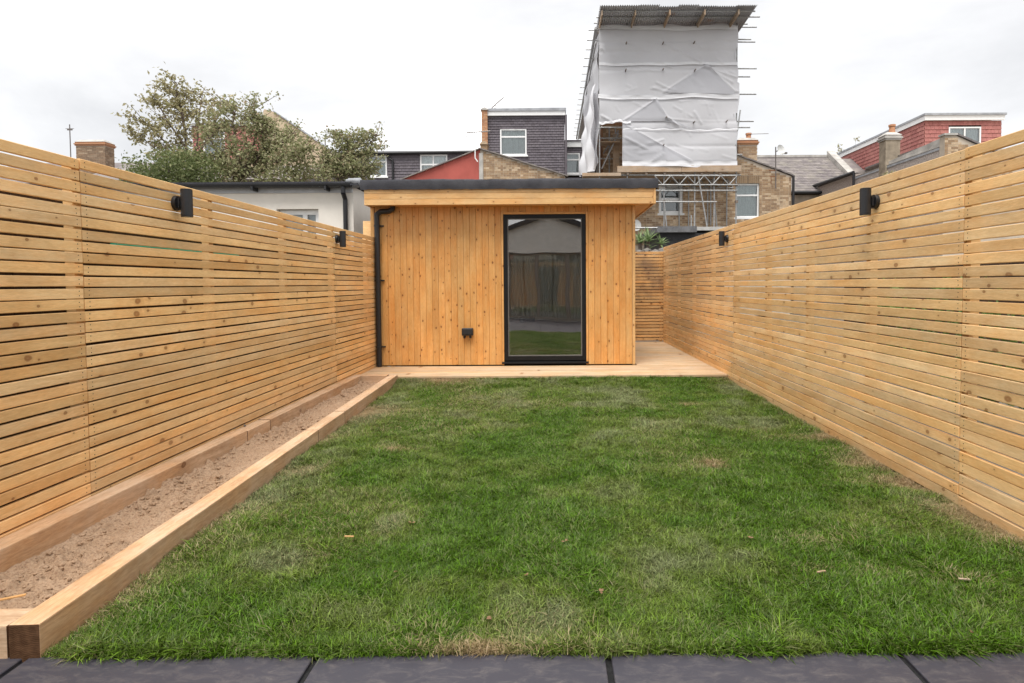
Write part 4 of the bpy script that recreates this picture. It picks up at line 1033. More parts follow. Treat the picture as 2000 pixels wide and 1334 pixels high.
f = lambda x, y: at(x, y, YEe+.5)-Vector(t.location)
MB().path([f(966, 222), f(968, 203)], .018, 6).build('pole', M_WHITE, t)
yagi(t, f(960, 211), f(984, 190), 11, .26, f(970, 194)-f(976, 201)+Vector((0, .1, 0)))
m = MB()
for k in range(4): m.tube(f(955+k*2.2, 203-k*3.0), f(963+k*2.2, 208-k*3.0), .009, n=4)
m.tube(f(955, 207), f(963, 198), .01, n=4); m.build('reflector', M_ALU, t)

YFf = 26.5
hF = thing('terraced_house', 'narrow slate-hung bay with white fascia tucked between tall dormer and sheeted scaffold', 'house', (px(1120, YFf), YFf, 0))
f0, f1 = px(1104, YFf, 310), px(1175, YFf, 310); fz = pz(288, YFf, 1120); wF = (px(1105.5, YFf), px(1133, YFf), pz(340, YFf, 1120), pz(299, YFf, 1120))
m = MB(); wall_cols(m, [(f0, fz), (f1, fz)], -.1, [wF], YFf, YFf+.2); m.box(f0, f0+.2, YFf+.2, YFf+4, -.1, fz); m.box(f1-.2, f1, YFf+.2, YFf+4, -.1, fz); L0(m.build('wall', M_SHEATH, hF), hF)
tile_field(hF, 'slate_course', (f0-hF.location.x, 0, fz), (1, 0, 0), (0, 0, -1), (0, -1, 0), f1-f0, 1.4, .17, .112, [(wF[0]-f0, wF[1]-f0, fz-wF[3], fz-wF[2]+.06)], M_SLATE, proud=.042)
L0(window(hF, *wF, YFf-.03, bars=(.68,)), hF)
L0(MB().box(f0, f1, YFf-.1, YFf-.05, fz+.0, pz(277, YFf, 1120)).build('fascia', M_WHITE, hF), hF)
L0(MB().box(f0-.02, f1+.02, YFf-.14, YFf+4, pz(277, YFf, 1120)+.002, pz(274.5, YFf, 1120)).build('roof', M_SLATE, hF), hF)

# ------------------------------------------------------------ brick outrigger H
YH = 22.0
hH = thing('brick_outrigger', 'yellow stock brick rear wing with sloping verge and two white windows behind the scaffold', 'house', (px(1400, YH), YH, 0))
xL_, xR_ = px(1205, YH, 400), px(1545, YH, 400)
zc = pz(304, YH, 1440); ze = pz(344, YH, 1545)
wins = [(1287, 1334, 420, 363), (1437, 1483, 428, 358)]
hl = [(px(a, YH, 400), px(b, YH, 400), pz(c, YH, (a+b)/2), pz(d, YH, (a+b)/2)) for a, b, c, d in wins]
prof = [(xL_, zc), (px(1440, YH, 304), zc), (xR_, ze)]
m = MB(); wall_cols(m, prof, -.1, hl, YH, YH+.3); m.box(xR_-.25, xR_, YH+.3, YH+6, -.1, ze); L0(m.build('wall', M_MORTAR, hH), hH)
ox = hH.location.x; H2 = [(a-ox, b-ox, c, d) for a, b, c, d in hl]
arch = (H2[1][0]-.06, H2[1][1]+.0, H2[1][3], H2[1][3]+.30); arch0 = (H2[0][0]-.06, H2[0][1]+.06, H2[0][3], H2[0][3]+.30)
bricks(hH, [(a-ox, b-.03) for a, b in prof], 2.6, H2+[arch, arch0], 0, M_BRICK, 290, z_from=2.6)
for A_ in (arch, arch0):
    m = MB(); n_ = int((A_[1]-A_[0])/.075)
    for i in range(n_):
        x = A_[0]+i*(A_[1]-A_[0])/n_; m.box(x+.005, x+(A_[1]-A_[0])/n_-.005, -.007, .02, A_[2]+.005, A_[3]-.01)
    tag(m.build('brick_arch', brick('arch_brick', (.26, .18, .11), (.32, .22, .13), (.2, .14, .09)), hH), kind='stuff')
L0(window(hH, hl[0][0]+.005, hl[0][1]-.005, hl[0][2]+.07, hl[0][3]-.01, YH+.06, bars=(.52,), fr=.09, curtain=False), hH)
L0(window(hH, hl[1][0]+.005, hl[1][1]-.005, hl[1][2]+.07, hl[1][3]-.01, YH+.06, bars=(.66,), fr=.055), hH)
vg = MB(); a = Vector((px(1436, YH, 304), YH-.08, zc+.02)); b = Vector((xR_+.12, YH-.08, ze-.02)); n_ = 14
for i in range(n_):
    p = a.lerp(b, i/n_); q = a.lerp(b, (i+.97)/n_); e = random.uniform(0, .02)
    vg.hexa([(p.x, YH-.06, p.z+e), (q.x, YH-.06, q.z+e), (q.x, YH+6, q.z+e), (p.x, YH+6, p.z+e), (p.x, YH-.06, p.z+.05+e), (q.x, YH-.06, q.z+.05+e), (q.x, YH+6, q.z+.05+e), (p.x, YH+6, p.z+.05+e)])
L0(vg.build('roof', M_ROOFS, hH), hH)
xg = px(1547, YH, 380); L0(MB().path([(xg+.02, YH-.06, ze-.02), (xg+.02, YH-.06, 0)], .05, 8).build('downpipe', M_BLACKP, hH), hH)
c = chimney(hH, px(1442, YH+3, 290), px(1479, YH+3, 290), YH+3, YH+4.6, zc-.6, pz(268, YH+3, 1460), M_BRICK, pots=[(px(1462, YH+3.8, 265), .35)]); L0(c, hH)
p = at(1466, 268, YH+3)
t = thing('tv_aerial', 'thin level aerial rod sticking out right of the brick chimney beside the scaffold', 'aerial', (p.x, p.y, p.z))
f = lambda x, y: at(x, y, YH+3)-Vector(t.location)
MB().tube(f(1462, 262), f(1501, 264-3), .012, n=5).build('antenna', M_ALU, t)
# dish on its pole
p = at(1515, 360, YH-.35)
t = thing('satellite_dish', 'round pale satellite dish on a white pole above the brick wing verge', 'satellite dish', (p.x, p.y, p.z))
f = lambda x, y, d=0: at(x, y, YH-.35+d)-Vector(t.location)
MB().tube(f(1515, 368), f(1515, 287), .022, n=8).build('pole', M_ALU, t)
MB().tube(f(1515, 333), f(1502, 333), .02, n=6).tube(f(1515, 345), f(1504, 345), .02, n=6).tube(f(1506, 345), f(1506, 360), .015, n=6).build('bracket', simple('rusty_iron', (.22, .10, .05), .8, .2), t)
def dish(parent, c, nrm, r):
    bm = bmesh.new(); nrm = Vector(nrm).normalized(); q = nrm.to_track_quat('Z', 'Y'); rings = []
    for i in range(6):
        rr_ = r*i/5; rings.append([bm.verts.new(Vector(c)+q@Vector((rr_*math.cos(a_)*.92, rr_*math.sin(a_), .35*rr_*rr_/r))) for a_ in [2*PI*k/20 for k in range(20)]] if i else [bm.verts.new(Vector(c))])
    for k in range(20): bm.faces.new((rings[0][0], rings[1][k], rings[1][(k+1) % 20]))
    for i in range(1, 5):
        for k in range(20): bm.faces.new((rings[i][k], rings[i+1][k], rings[i+1][(k+1) % 20], rings[i][(k+1) % 20]))
    bmesh.ops.recalc_face_normals(bm, faces=bm.faces)
    me_ = bpy.data.meshes.new('dish'); bm.to_mesh(me_); bm.free(); me_.materials.append(M_DISH); me_.polygons.foreach_set('use_smooth', [True]*len(me_.polygons)); return link('dish', me_, parent)
dish(t, f(1523, 294), (.38, -.9, .22), .2)
MB().tube(f(1515, 296), f(1520, 294), .02, n=6).tube(f(1524, 301), f(1534, 300, -.25), .012, n=6).box(*(lambda v: (v.x-.04, v.x+.04, v.y-.04, v.y+.04, v.z-.03, v.z+.03))(f(1535, 299, -.25))).build('arm', M_ALU, t)
p = at(1241, 441, YH-.3)
t = thing('satellite_dish', 'white dish on the brick wall half hidden by the right corner of the cabin', 'satellite dish', (p.x, YH, p.z))
dish(t, (0, -.3, 0), (.1, -1, .2), .22); MB().tube((0, 0, 0), (0, -.29, 0), .02, n=6).build('arm', M_ALU, t)

# black ground-floor roof behind the right fence and grey board
YK = 18.5
k = thing('lean_to', 'black flat-roofed lean-to standing under the scaffold poles', 'outbuilding', (px(1330, YK), YK, 0))
x0, x1 = px(1290, YK, 450), px(1415, YK, 450)
L0(MB().box(x0, x1, YK, YK+3.2, -.1, pz(455, YK, 1330)).build('wall', M_DARKW, k), k)
L0(MB().box(px(1281, YK, 450), px(1358, YK, 450), YK-.2, YK+3.2, pz(454.5, YK, 1330), pz(443, YK, 1330)).build('fascia', simple('grey_slate_fascia', (.13, .13, .135), .7, .3, nv=.3), k), k)
L0(MB().box(px(1359, YK, 450), px(1450, YK, 450), YK-.05, YK+3.2, pz(450, YK, 1400), pz(443, YK, 1400)).build('fascia', M_GREYB, k), k)
L0(MB().tube(at(1240, 445, YK-.3), at(1284, 445, YK-.3), .03, n=8).build('rail', M_STEEL, k), k)

# yucca plants over the back fence and rockery
YY0 = 12.2
st = thing('garden_wall', 'rough pale stone wall behind the passage fence beneath the spiky plants', 'wall', (px(1290, YY0), YY0, 0))
m = MB(); n_ = 0
for r_ in range(6):
    for i in range(9):
        x = px(1225, YY0)+i*.17+(.08 if r_ % 2 else 0); z = pz(484, YY0, 1290)-.3*(5-r_)
        s = MB(); lump(s, (x-st.location.x, random.uniform(-.03, .03), z-.09+random.uniform(-.04, .03)), .13, .7, 1); s.build('stone', M_STONE, st)
def yucca(pxx, pyy, n, ln, lb):
    p = at(pxx, pyy, YY0+.3); t = thing('yucca_plant', lb, 'plant', (p.x, p.y, p.z-1.2), 0, 'spiky plants above the passage fence')
    MB().tube((0, 0, 0), (0, 0, 1.2), .05, .04, n=7).build('trunk', M_BARK, t)
    for i in range(n):
        a = random.uniform(0, 2*PI); el_ = random.uniform(-.1, 1.45); l_ = ln*random.uniform(.7, 1.1); d = Vector((math.cos(a)*math.cos(el_), math.sin(a)*math.cos(el_), math.sin(el_))); s = d.cross(Vector((0, 0, 1))).normalized()*.019; m = MB(); c0 = Vector((0, 0, 1.18))
        prev = c0
        for j in range(3):
            q0 = c0+d*l_*j/3+Vector((0, 0, -.10*(j/3)**2)); q1 = c0+d*l_*(j+1)/3+Vector((0, 0, -.10*((j+1)/3)**2)); w0 = (1, 1.1, .8)[j]; w1 = (1.1, .8, .05)[j]
            m.poly([q0-s*w0, q0+s*w0, q1+s*w1, q1-s*w1])
        m.build('leaf', M_YUC, t)
yucca(1250, 474, 34, .42, 'spiky yucca nearest the cabin corner'); yucca(1266, 470, 40, .44, 'tallest spiky yucca in the middle of the clump over the passage fence'); yucca(1290, 476, 28, .34, 'small spiky yucca beside the black lean-to')

# ------------------------------------------------------------ slate roof behind and right-hand house J
YI = 28.0
hI = thing('terraced_house', 'plain slate-roofed house between the brick wing and the red-tiled dormer', 'house', (px(1560, YI), YI, 0))
i0 = px(1440, YI, 340); i1 = px(1614, YI+3.6, 300); rz0 = pz(375, YI, 1560); YIr = YI+3.6; rz1 = pz(307, YIr, 1560)
sl_len = math.hypot(YIr-YI, rz1-rz0); V = Vector((0, YI-YIr, rz0-rz1)).normalized(); Nn = Vector((0, -(rz1-rz0), YIr-YI)).normalized()
L0(MB().prism([(i0, YI, rz0), (i0, YIr, rz1), (i0, YIr+3.6, rz0), (i0, YIr+3.6, rz0-.1), (i0, YI, rz0-.1)], (i1-i0, 0, 0)).build('roof', M_SHEATH, hI), hI)
tile_field(hI, 'slate_course', (i0-hI.location.x, YIr-YI, rz1), (1, 0, 0), V, Nn, i1-i0, sl_len, .28, .20, [], M_ROOFS, proud=.03)
L0(MB().box(i0, i1, YIr-.12, YIr+.12, rz1-.02, rz1+.10).build('ridge', M_GREYR, hI), hI)
L0(MB().box(i0, i1, YI+.3, YIr+3.3, -.16, rz0).build('wall', M_MORTAR, hI), hI)
L0(MB().tube((i0, YI-.08, rz0-.03), (i1, YI-.08, rz0-.03), .07, n=8).build('gutter', M_BLACKP, hI), hI)
# right-hand house
YJ = 19.5
XJ = px(1835, YJ, 290)
hJ = thing('pebble_dashed_house', 'pebble-dashed wing with red hung-tile loft dormer at the far right', 'house', (XJ, YJ, 0))
def onX(xp, yp, X): d = ray(xp, yp); return CO+d*(X/d.x)
zJ1 = pz(286, YJ, 1835)
yj_mid = onX(1671, 340, XJ).y; yj_far = onX(1556, 380, XJ).y; zJ2 = onX(1671, 337, XJ).z; zJ3 = onX(1556, 376, XJ).z
m = MB(); m.box(XJ, XJ+.3, YJ, yj_mid, -.1, zJ1-.02); m.box(XJ, XJ+.3, yj_mid, yj_far, -.1, zJ2-.05); L0(m.build('side_wall', M_PEB, hJ), hJ)
# parapet with coping, gable to the front
zpk = pz(268, YJ, 1843); xq = px(1880, YJ, 290); zq = pz(293, YJ, 1880)
m = MB(); wall_cols(m, [(XJ, zpk), (XJ+.35, zpk), (xq+6, zq-2.4)], -.1, [], YJ-.25, YJ-.002); L0(m.build('front_wall', M_MORTAR, hJ), hJ)
bricks(hJ, [(0, zpk-.03), (.35, zpk-.03), (xq+1.5-XJ, zq-.62)], 0, [], -.25, M_BRICK, 0, z_from=zq-1.3)
m = MB(); m.box(XJ-.05, XJ+.4, YJ-.3, YJ+.0, zpk, zpk+.06); m.box(XJ-.02, XJ+.22, YJ+.002, yj_mid, zJ1-.018, zJ1+.0); L0(m.build('coping', M_GREYR, hJ), hJ)
m = MB(); m.hexa([(XJ+.05, YJ, zJ1-.02), (XJ+.3, YJ, zJ1-.02), (XJ+.3, YJ+3.2, zJ1-.02), (XJ+.05, YJ+3.2, zJ1-.02), (XJ+.05, YJ, zpk-.02), (XJ+.3, YJ, zpk-.02), (XJ+.3, YJ+3.2, zJ1+.12), (XJ+.05, YJ+3.2, zJ1+.12)]); L0(m.build('parapet', M_GREYR, hJ), hJ)
n_ = 14; m = MB(); a = Vector((XJ+.4, 0, zpk)); b = Vector((xq+6, 0, zq-2.35))
for i in range(n_):
    p = a.lerp(b, i/n_); q = a.lerp(b, (i+.97)/n_); m.hexa([(p.x, YJ-.3, p.z), (q.x, YJ-.3, q.z), (q.x, yj_mid, q.z), (p.x, yj_mid, p.z), (p.x, YJ-.3, p.z+.06), (q.x, YJ-.3, q.z+.06), (q.x, yj_mid, q.z+.06), (p.x, yj_mid, p.z+.06)])
L0(m.build('roof', M_ROOFS, hJ), hJ)
L0(MB().box(XJ-.02, XJ-.002, YJ, yj_mid, zJ1-.12, zJ1-.04).build('flashing', M_GREYLT, hJ), hJ)
m = MB().tube((XJ-.10, yj_mid, zJ2), (XJ-.10, yj_far, zJ3), .08, n=8); L0(m.build('gutter', M_BLACKP, hJ), hJ)
p = onX(1667, 350, XJ-.08); m = MB().tube((XJ-.08, p.y, zJ2), (XJ-.08, p.y, 2), .05, n=8); 
p = onX(1555, 390, XJ-.08); m.tube((XJ-.08, p.y-.3, zJ3), (XJ-.08, p.y-.3, 2), .05, n=8); L0(m.build('downpipe', M_BLACKP, hJ), hJ)
L0(MB().hexa([(XJ+.3, yj_mid+.02, zJ2-.05), (XJ+4, yj_mid+.02, zJ2-.05), (XJ+4, yj_far, zJ2-.05), (XJ+.3, yj_far, zJ2-.05), (XJ, yj_mid+.02, zJ2), (XJ+4, yj_mid+.02, zJ2+1.2), (XJ+4, yj_far, zJ2+1.2), (XJ, yj_far, zJ2)]).build('roof', M_ROOFS, hJ), hJ)
# dormer
YJd = 25.5; XD_ = px(1806, YJd, 240); zd1 = pz(236, YJd, 1860); xd2 = px(1955, YJd, 250); zd0 = zd1-3.6
wJ = (px(1852, YJd, 270), px(1915, YJd, 270), zd1-2.0 if False else pz(306, YJd, 1883), pz(248, YJd, 1883))
yd_far = onX(1633, 300, XD_).y
m = MB(); wall_cols(m, [(XD_, zd1), (xd2, zd1)], zd0, [wJ], YJd, YJd+.2); m.box(XD_, XD_+.2, YJd+.2, yd_far, zd0, zd1); m.box(xd2-.2, xd2, YJd+.2, yd_far, zd0, zd1)
L0(m.build('dormer_wall', M_SHEATH, hJ), hJ)
oJ = hJ.location
tile_field(hJ, 'tile_course', (XD_-oJ.x, YJd-oJ.y, zd1), (1, 0, 0), (0, 0, -1), (0, -1, 0), xd2-XD_, zd1-zd0, .17, .175, [(wJ[0]-XD_, wJ[1]-XD_, zd1-wJ[3], zd1-wJ[2])], M_REDT, proud=.035)
tile_field(hJ, 'tile_course', (XD_-oJ.x, yd_far-oJ.y, zd1), (0, -1, 0), (0, 0, -1), (-1, 0, 0), yd_far-YJd+.02, zd1-zd0, .17, .175, [], M_REDT, proud=.035)
L0(window(hJ, *wJ, YJd-.03, mull=(.5,), bars=()), hJ)
L0(MB().box(XD_-.08, xd2+.06, YJd-.14, YJd-.06, zd1+.0, zd1+.2).box(XD_-.08, XD_-.04, YJd-.06, yd_far, zd1+.0, zd1+.2).build('fascia', M_WHITE, hJ), hJ)
L0(MB().box(XD_-.12, xd2+.1, YJd-.2, yd_far+.1, zd1+.202, zd1+.29).build('dormer_roof', M_GREYLT, hJ), hJ)
c = chimney(hJ, px(1730, 22.5, 290), px(1758, 22.5, 290), 22.5, 22.95, 3.2, pz(257, 22.5, 1741), simple('sooty_render', (.30, .25, .19), .9, .1, nv=.35, ns=3), pots=[(px(1743, 22.7, 250), .30)], bricky=False, corbel=M_GREYR); L0(c, hJ)
L0(MB().box(XJ+.35, XJ+10, YJ+.2, yd_far+1, -.16, zJ2-.2).build('wall', M_MORTAR, hJ), hJ)
# main roof of the right house with its raised party parapet
par0 = at(1668, 338, 27.6); par1 = at(1612, 293, 31.6)
m = MB(); par0 = Vector((i1+.14, 0, 0)); q0 = Vector((par0.x, YI-.1, rz0+.12)); q1 = Vector((par0.x, YIr, rz1+.28)); par0.z = rz0; par1.z = rz1
m.hexa([q0+Vector((-.12, 0, -.5)), q0+Vector((.25, 0, -.5)), q1+Vector((.25, 0, -.5)), q1+Vector((-.12, 0, -.5)), q0+Vector((-.12, 0, .06)), q0+Vector((.25, 0, .06)), q1+Vector((.25, 0, .06)), q1+Vector((-.12, 0, .06))]); L0(m.build('party_parapet', M_GREYR, hJ), hJ)
m = MB(); m.prism([(par0.x+.26, YI, par0.z-.1), (par0.x+.26, YIr, par1.z-.1), (par0.x+.26, YIr+3.6, par0.z-.1)], (XD_-par0.x+.2, 0, 0)); L0(m.build('roof', M_ROOFS, hJ), hJ)

# small shrubs behind the right fence
def shrub(name, label, base, h, rad, n, mat, size=.07, group=None):
    t = thing(name, label, 'shrub', base, 0, group); lf = MB(); st_ = MB()
    for i in range(7):
        e = Vector((random.uniform(-1, 1)*rad, random.uniform(-1, 1)*rad, h*random.uniform(.6, 1))); st_.tube((0, 0, 0), e, .015, .005, n=5)
        for u in (.4, .6, .8, 1): leaf_cloud(lf, e*u, rad*.5, n, size)
    st_.build('stem', M_BARK, t); lf.build('foliage', mat, t); return t
p = at(1752, 330, 17.5); shrub('climbing_shrub', 'pale leafy shrub growing against the pebble-dashed wall above the right fence', (p.x, 17.5, 2.6), p.z-2.6+.1, .42, 30, M_LEAF1, .09)
for y_, x_, h_, w_ in ((2.2, 3.3, 1.1, 'second nearest to the camera'), (3.4, 3.9, 1.5, 'tallest of the middle ones'), (5.0, 3.6, 1.0, 'lowest of the row'), (6.6, 4.2, 1.3, 'nearest the cabin'), (1.2, 3.9, 1.6, 'nearest the camera')):
    shrub('garden_shrub', 'leafy green shrub seen through the right slatted fence, '+w_, (x_, y_, -.15), h_+.15, .5, 26, M_LEAF4, .08, 'shrubs in the garden beyond the right fence')
p0 = at(335, 457, 4.6); 
tq = MB().tube((-2.42, 3.2, 1.385), (-2.42, 4.45, 1.385), .02, n=8); o = tq.build('plastic_pipe', M_TURQ); tag(o, 'turquoise plastic pipe glimpsed through a gap in the left slatted fence', 'pipe')
for (pxx, pyy, Y) in ((1664, 276, 36), (1634, 288, 36)):
    p = at(pxx, pyy, Y); shrub('tree_top', 'small leafy treetop peeping over the red-tiled dormer roof' + (', nearer the chimney' if pxx > 1650 else ', nearer the slate roof'), (p.x, Y, p.z-6), 6.2, .35, 22, M_LEAF1, .13)

# ------------------------------------------------------------ scaffold
YG = 20.8
sc_ = thing('scaffold', 'tall tube scaffold with corrugated iron roof wrapped round the house under repair', 'scaffold', (px(1300, YG), YG, 0))
oS = sc_.location
def tubeS(a, b, r=.026, mat=M_STEEL, name='tube'):
    a = Vector(a)-oS; b = Vector(b)-oS; return MB().tube(a, b, r, n=8).build(name, mat, sc_)
gx0, gx1 = px(1170, YG, 200), px(1441, YG, 200); ztp = pz(46, YG, 1300)
stand = [1171, 1225, 1297, 1357, 1395, 1438]
for xp in stand:
    x = px(xp, YG, 340); bot = .0 if xp < 1290 else pz(443, YG, xp)
    tubeS((x, YG, bot), (x, YG, ztp+.15))
for xp in (1171, 1240, 1340, 1438):       # back row
    x = px(xp, YG, 340); tubeS((x, YG+1.1, .0 if xp < 1290 else pz(443, YG)), (x, YG+1.1, ztp))
for (xa, ya, xb, yb, Y) in ((1170, 22, 1475, 22, YG-1.0), (1165, 34, 1484, 33, YG-.55), (1160, 45, 1460, 47, YG+.1), (1150, 342, 1447, 342, YG-.05), (1280, 372, 1440, 372, YG-.05),
                            (1216, 394, 1400, 394, YG-.05), (1168, 249, 1215, 249, YG), (1168, 270, 1215, 270, YG+.5), (1165, 310, 1212, 310, YG+1)):
    tubeS(at(xa, ya, Y), at(xb, yb, Y))
for (yp, x1) in ((53, 1478), (77, 1467), (82, 1475), (134, 1478), (150, 1465), (184, 1477), (237, 1472), (249, 1465), (302, 1450)):
    tubeS(at(1425, yp, YG+.3), at(x1, yp, YG+.3))
for (a, b, Y) in (((1364, 344), (1381, 443), YG-.2), ((1392, 350), (1400, 443), YG+.6), ((1297, 395), (1302, 443), YG-.1), ((1345, 370), (1345, 443), YG+1.1), ((1382, 372), (1382, 440), YG+1.1), ((1388, 352), (1388, 440), YG+1.1),
                  ((1446, 215), (1436, 285), YG-.1), ((1175, 330), (1208, 260), YG+.6), ((1208, 255), (1178, 300), YG+1.6), ((1350, 420), (1350, 443), YG), ((1356, 416), (1356, 443), YG), ((1190, 250), (1190, 345), YG+1.2), ((1202, 250), (1202, 345), YG+2)):
    tubeS(at(*a, Y), at(*b, Y))
# lattice beams under the platform
def lattice(y0, y1, x0, x1, Y, n, ph):
    tubeS(at(x0, y0, Y), at(x1, y0, Y), .025); tubeS(at(x0, y1, Y), at(x1, y1, Y), .025)
    for i in range(n):
        a = x0+(x1-x0)*i/n; b = x0+(x1-x0)*(i+.5)/n; c_ = x0+(x1-x0)*(i+1)/n
        tubeS(at(a, y0 if ph else y1, Y), at(b, y1 if ph else y0, Y), .018); tubeS(at(b, y1 if ph else y0, Y), at(c_, y0 if ph else y1, Y), .018)
lattice(343, 361, 1278, 1440, YG-.1, 5, True); lattice(348, 367, 1300, 1432, YG+1.15, 5, False)
# platform boards
zb_ = pz(337, YG, 1330); zt2 = pz(325, YG, 1330)
xs_ = [1205, 1329, 1446]
for a, b in zip(xs_[:-1], xs_[1:]): MB().box(px(a, YG)-oS.x, px(b, YG)-oS.x-.01, -.14, -.10, zb_, zt2).build('toe_board', M_PLANK, sc_)
MB().box(px(1137, YG)-oS.x, px(1212, YG)-oS.x, -.14, -.10, pz(346, YG), pz(340, YG)).build('toe_board', M_PLANK, sc_)
for k_ in range(5): MB().box(px(1140, YG)-oS.x, px(1446, YG)-oS.x, .0+k_*.23, .22+k_*.23, zb_-.045, zb_-.005).build('platform_board', M_PLANK, sc_)
for k_ in range(2): MB().box(px(1172, YG)-oS.x, px(1215, YG)-oS.x, .5+k_*.3, .74+k_*.3, pz(272, YG), pz(270, YG)).build('platform_board', M_PLANK, sc_)
MB().box(px(1203, YG)-oS.x, px(1216, YG)-oS.x, .9, .95, pz(345, YG), pz(250, YG)).build('hoarding', M_PLANK, sc_)
for xp in stand[2:]:
    for yp in (342, 361, 394):
        p = at(xp, yp, YG)-oS; MB().box(p.x-.045, p.x+.045, -.07, .04, p.z-.045, p.z+.045).build('clamp', M_RUSTCL, sc_)
for xp in range(1190, 1440, 36):
    p = at(xp, 341, YG-.06)-oS; MB().box(p.x-.04, p.x+.04, -.12, -.03, p.z-.03, p.z+.05).build('clamp', M_RUSTCL, sc_)
# ladder beam running away along the left side top
xs1 = at(1163, 60, YG).x; zs1 = at(1163, 60, YG).z
tubeS((xs1, YG-.2, zs1), (xs1, 36, zs1), .05); tubeS((xs1, YG-.2, zs1-.5), (xs1, 36, zs1-.5), .03)
for k_ in range(18): tubeS((xs1-.25, YG+k_*.85, zs1+.02), (xs1+.3, YG+k_*.85, zs1+.02), .024)
# corrugated roof sheets
YR0, YR1 = 19.55, 35.0; zra, zrb = pz(11.5, YR0, 1172), pz(11.5, YR0, 1478); zr = (zra+zrb)/2; rx0, rx1 = at(1172, 20, YR0).x, at(1478, 15, YR0).x
ns = 8; pitch = .076
for k_ in range(ns):
    a = rx0+(rx1-rx0)*k_/ns; b = rx0+(rx1-rx0)*(k_+1)/ns+.03; n_ = int((b-a)/(pitch/6)); m = MB(); yj = random.uniform(-.08, .08)
    zs = [zra+(zrb-zra)*(a+(b-a)*i/n_-rx0)/(rx1-rx0)+.022*math.sin(2*PI*(a+(b-a)*i/n_)/pitch)+.004*k_ for i in range(n_+1)]; xs = [a+(b-a)*i/n_ for i in range(n_+1)]
    zdrop = -.0
    for i in range(n_):
        y0_, y1_ = YR0+yj, YR1; rise = -.55
        m.poly([(xs[i], y0_, zs[i]), (xs[i+1], y0_, zs[i+1]), (xs[i+1], y1_, zs[i+1]+rise), (xs[i], y1_, zs[i]+rise)])
        m.poly([(xs[i], y0_, zs[i]+.003), (xs[i], y1_, zs[i]+.003+rise), (xs[i+1], y1_, zs[i+1]+.003+rise), (xs[i+1], y0_, zs[i+1]+.003)])
    o = link('corrugated_sheet', m.mesh('corrugated_sheet', M_TIN, True), sc_); o.location = -oS
for xp, tl in ((1174, 0), (1238, 1), (1304, 1), (1371, 1), (1436, 0)):
    x = at(xp, 30, YR0+.5).x-oS.x; a = Vector((x, YR0+.15-YG, zr-.09)); b = Vector((x, .1, zr-.14)); m = MB().box(x-.02, x+.02, YR0+.1-YG, .35, zr-.24, zr-.07); m.build('rafter', M_PLANK, sc_)

# sheeting
tp = thing('scaffold_sheeting', 'white wrinkled plastic sheeting hung over the front and left side of the tall scaffold', 'sheeting', (px(1300, YG), YG-.08, 0))
oT = tp.location
def cloth(name, corners, nx, nz, mat, disp, parent=tp, edge=None, thick=.012):
    """corners: tl,tr,bl,br world points, disp(u,v)->offset along -Y"""
    tl, tr, bl, br = [Vector(c) for c in corners]; vs = []; fs = []
    nrm = (tr-tl).cross(bl-tl).normalized()
    if nrm.y > 0: nrm = -nrm
    for j in range(nz+1):
        v = j/nz
        for i in range(nx+1):
            u = i/nx; p = tl.lerp(tr, u).lerp(bl.lerp(br, u), v); p = p+nrm*disp(u, v)
            if edge: p = p+edge(u, v)
            vs.append(tuple(p-oT))
    for j in range(nz):
        for i in range(nx): a = j*(nx+1)+i; fs.append((a, a+nx+1, a+nx+2, a+1))
    me_ = bpy.data.meshes.new(name); me_.from_pydata(vs, [], fs); me_.materials.append(mat); me_.polygons.foreach_set('use_smooth', [True]*len(fs))
    o = link(name, me_, parent); return o
def seg_d(u, v, a, b):
    ax, ay = a; bx, by = b; dx, dy = bx-ax, by-ay; t_ = max(0, min(1, ((u-ax)*dx+(v-ay)*dy)/(dx*dx+dy*dy))); return math.hypot(u-ax-t_*dx, v-ay-t_*dy), t_
TX0, TX1, TY0, TY1 = 1170, 1440, 49, 326
def nuv(x, y): return ((x-TX0)/(TX1-TX0), (y-TY0)/(TY1-TY0))
creases = [((1224, 81), (1244, 97)), ((1296, 82), (1372, 122)), ((1370, 124), (1430, 160)), ((1296, 179), (1380, 125)), ((1357, 80), (1368, 92)), ((1224, 81), (1296, 84)), ((1296, 84), (1357, 82)),
           ((1224, 135), (1296, 137)), ((1296, 122), (1310, 130)), ((1216, 236), (1282, 192)), ((1278, 193), (1308, 235)), ((1216, 240), (1352, 316)), ((1302, 228), (1330, 250)), ((1300, 232), (1355, 236)), ((1357, 236), (1420, 236)),
           ((1357, 218), (1370, 240)), ((1347, 145), (1372, 168)), ((1380, 125), (1436, 178)), ((1382, 130), (1436, 150)), ((1282, 160), (1320, 178)), ((1275, 170), (1310, 180)), ((1222, 270), (1262, 290)), ((1240, 290), (1296, 272)), ((1296, 300), (1270, 318)), ((1175, 225), (1200, 240)), ((1175, 92), (1180, 99)), ((1300, 285), (1300, 318))]
for _ in range(60):
    x = random.uniform(1172, 1436); y = random.uniform(55, 320); a_ = random.gauss(.4, .5); l_ = random.uniform(8, 34)
    creases.append(((x, y), (x+l_*math.cos(a_), y+l_*math.sin(a_)*.9)))
creN = [(nuv(*a), nuv(*b), random.uniform(.6, 1.2)*(1 if i < 27 else .45)) for i, (a, b) in enumerate(creases)]
bandsY = [(y-TY0)/(TY1-TY0) for y in (81, 99, 125, 135, 190, 236, 253, 285, 318)]
def dfront(u, v):
    d = .03*math.sin(u*9+v*3)*math.sin(v*14) + .03*(vnoise(np.array([u*9.]), np.array([v*9.]), 1, 3)[0]-.5)
    for a, b, w_ in creN:
        dd, t_ = seg_d(u, v, a, b)
        if dd < .04: d += .030*w_*math.exp(-(dd/.008)**2)
    for b in bandsY: d -= .018*math.exp(-((v-b)/.012)**2)
    return d
nxc, nzc = 150, 150
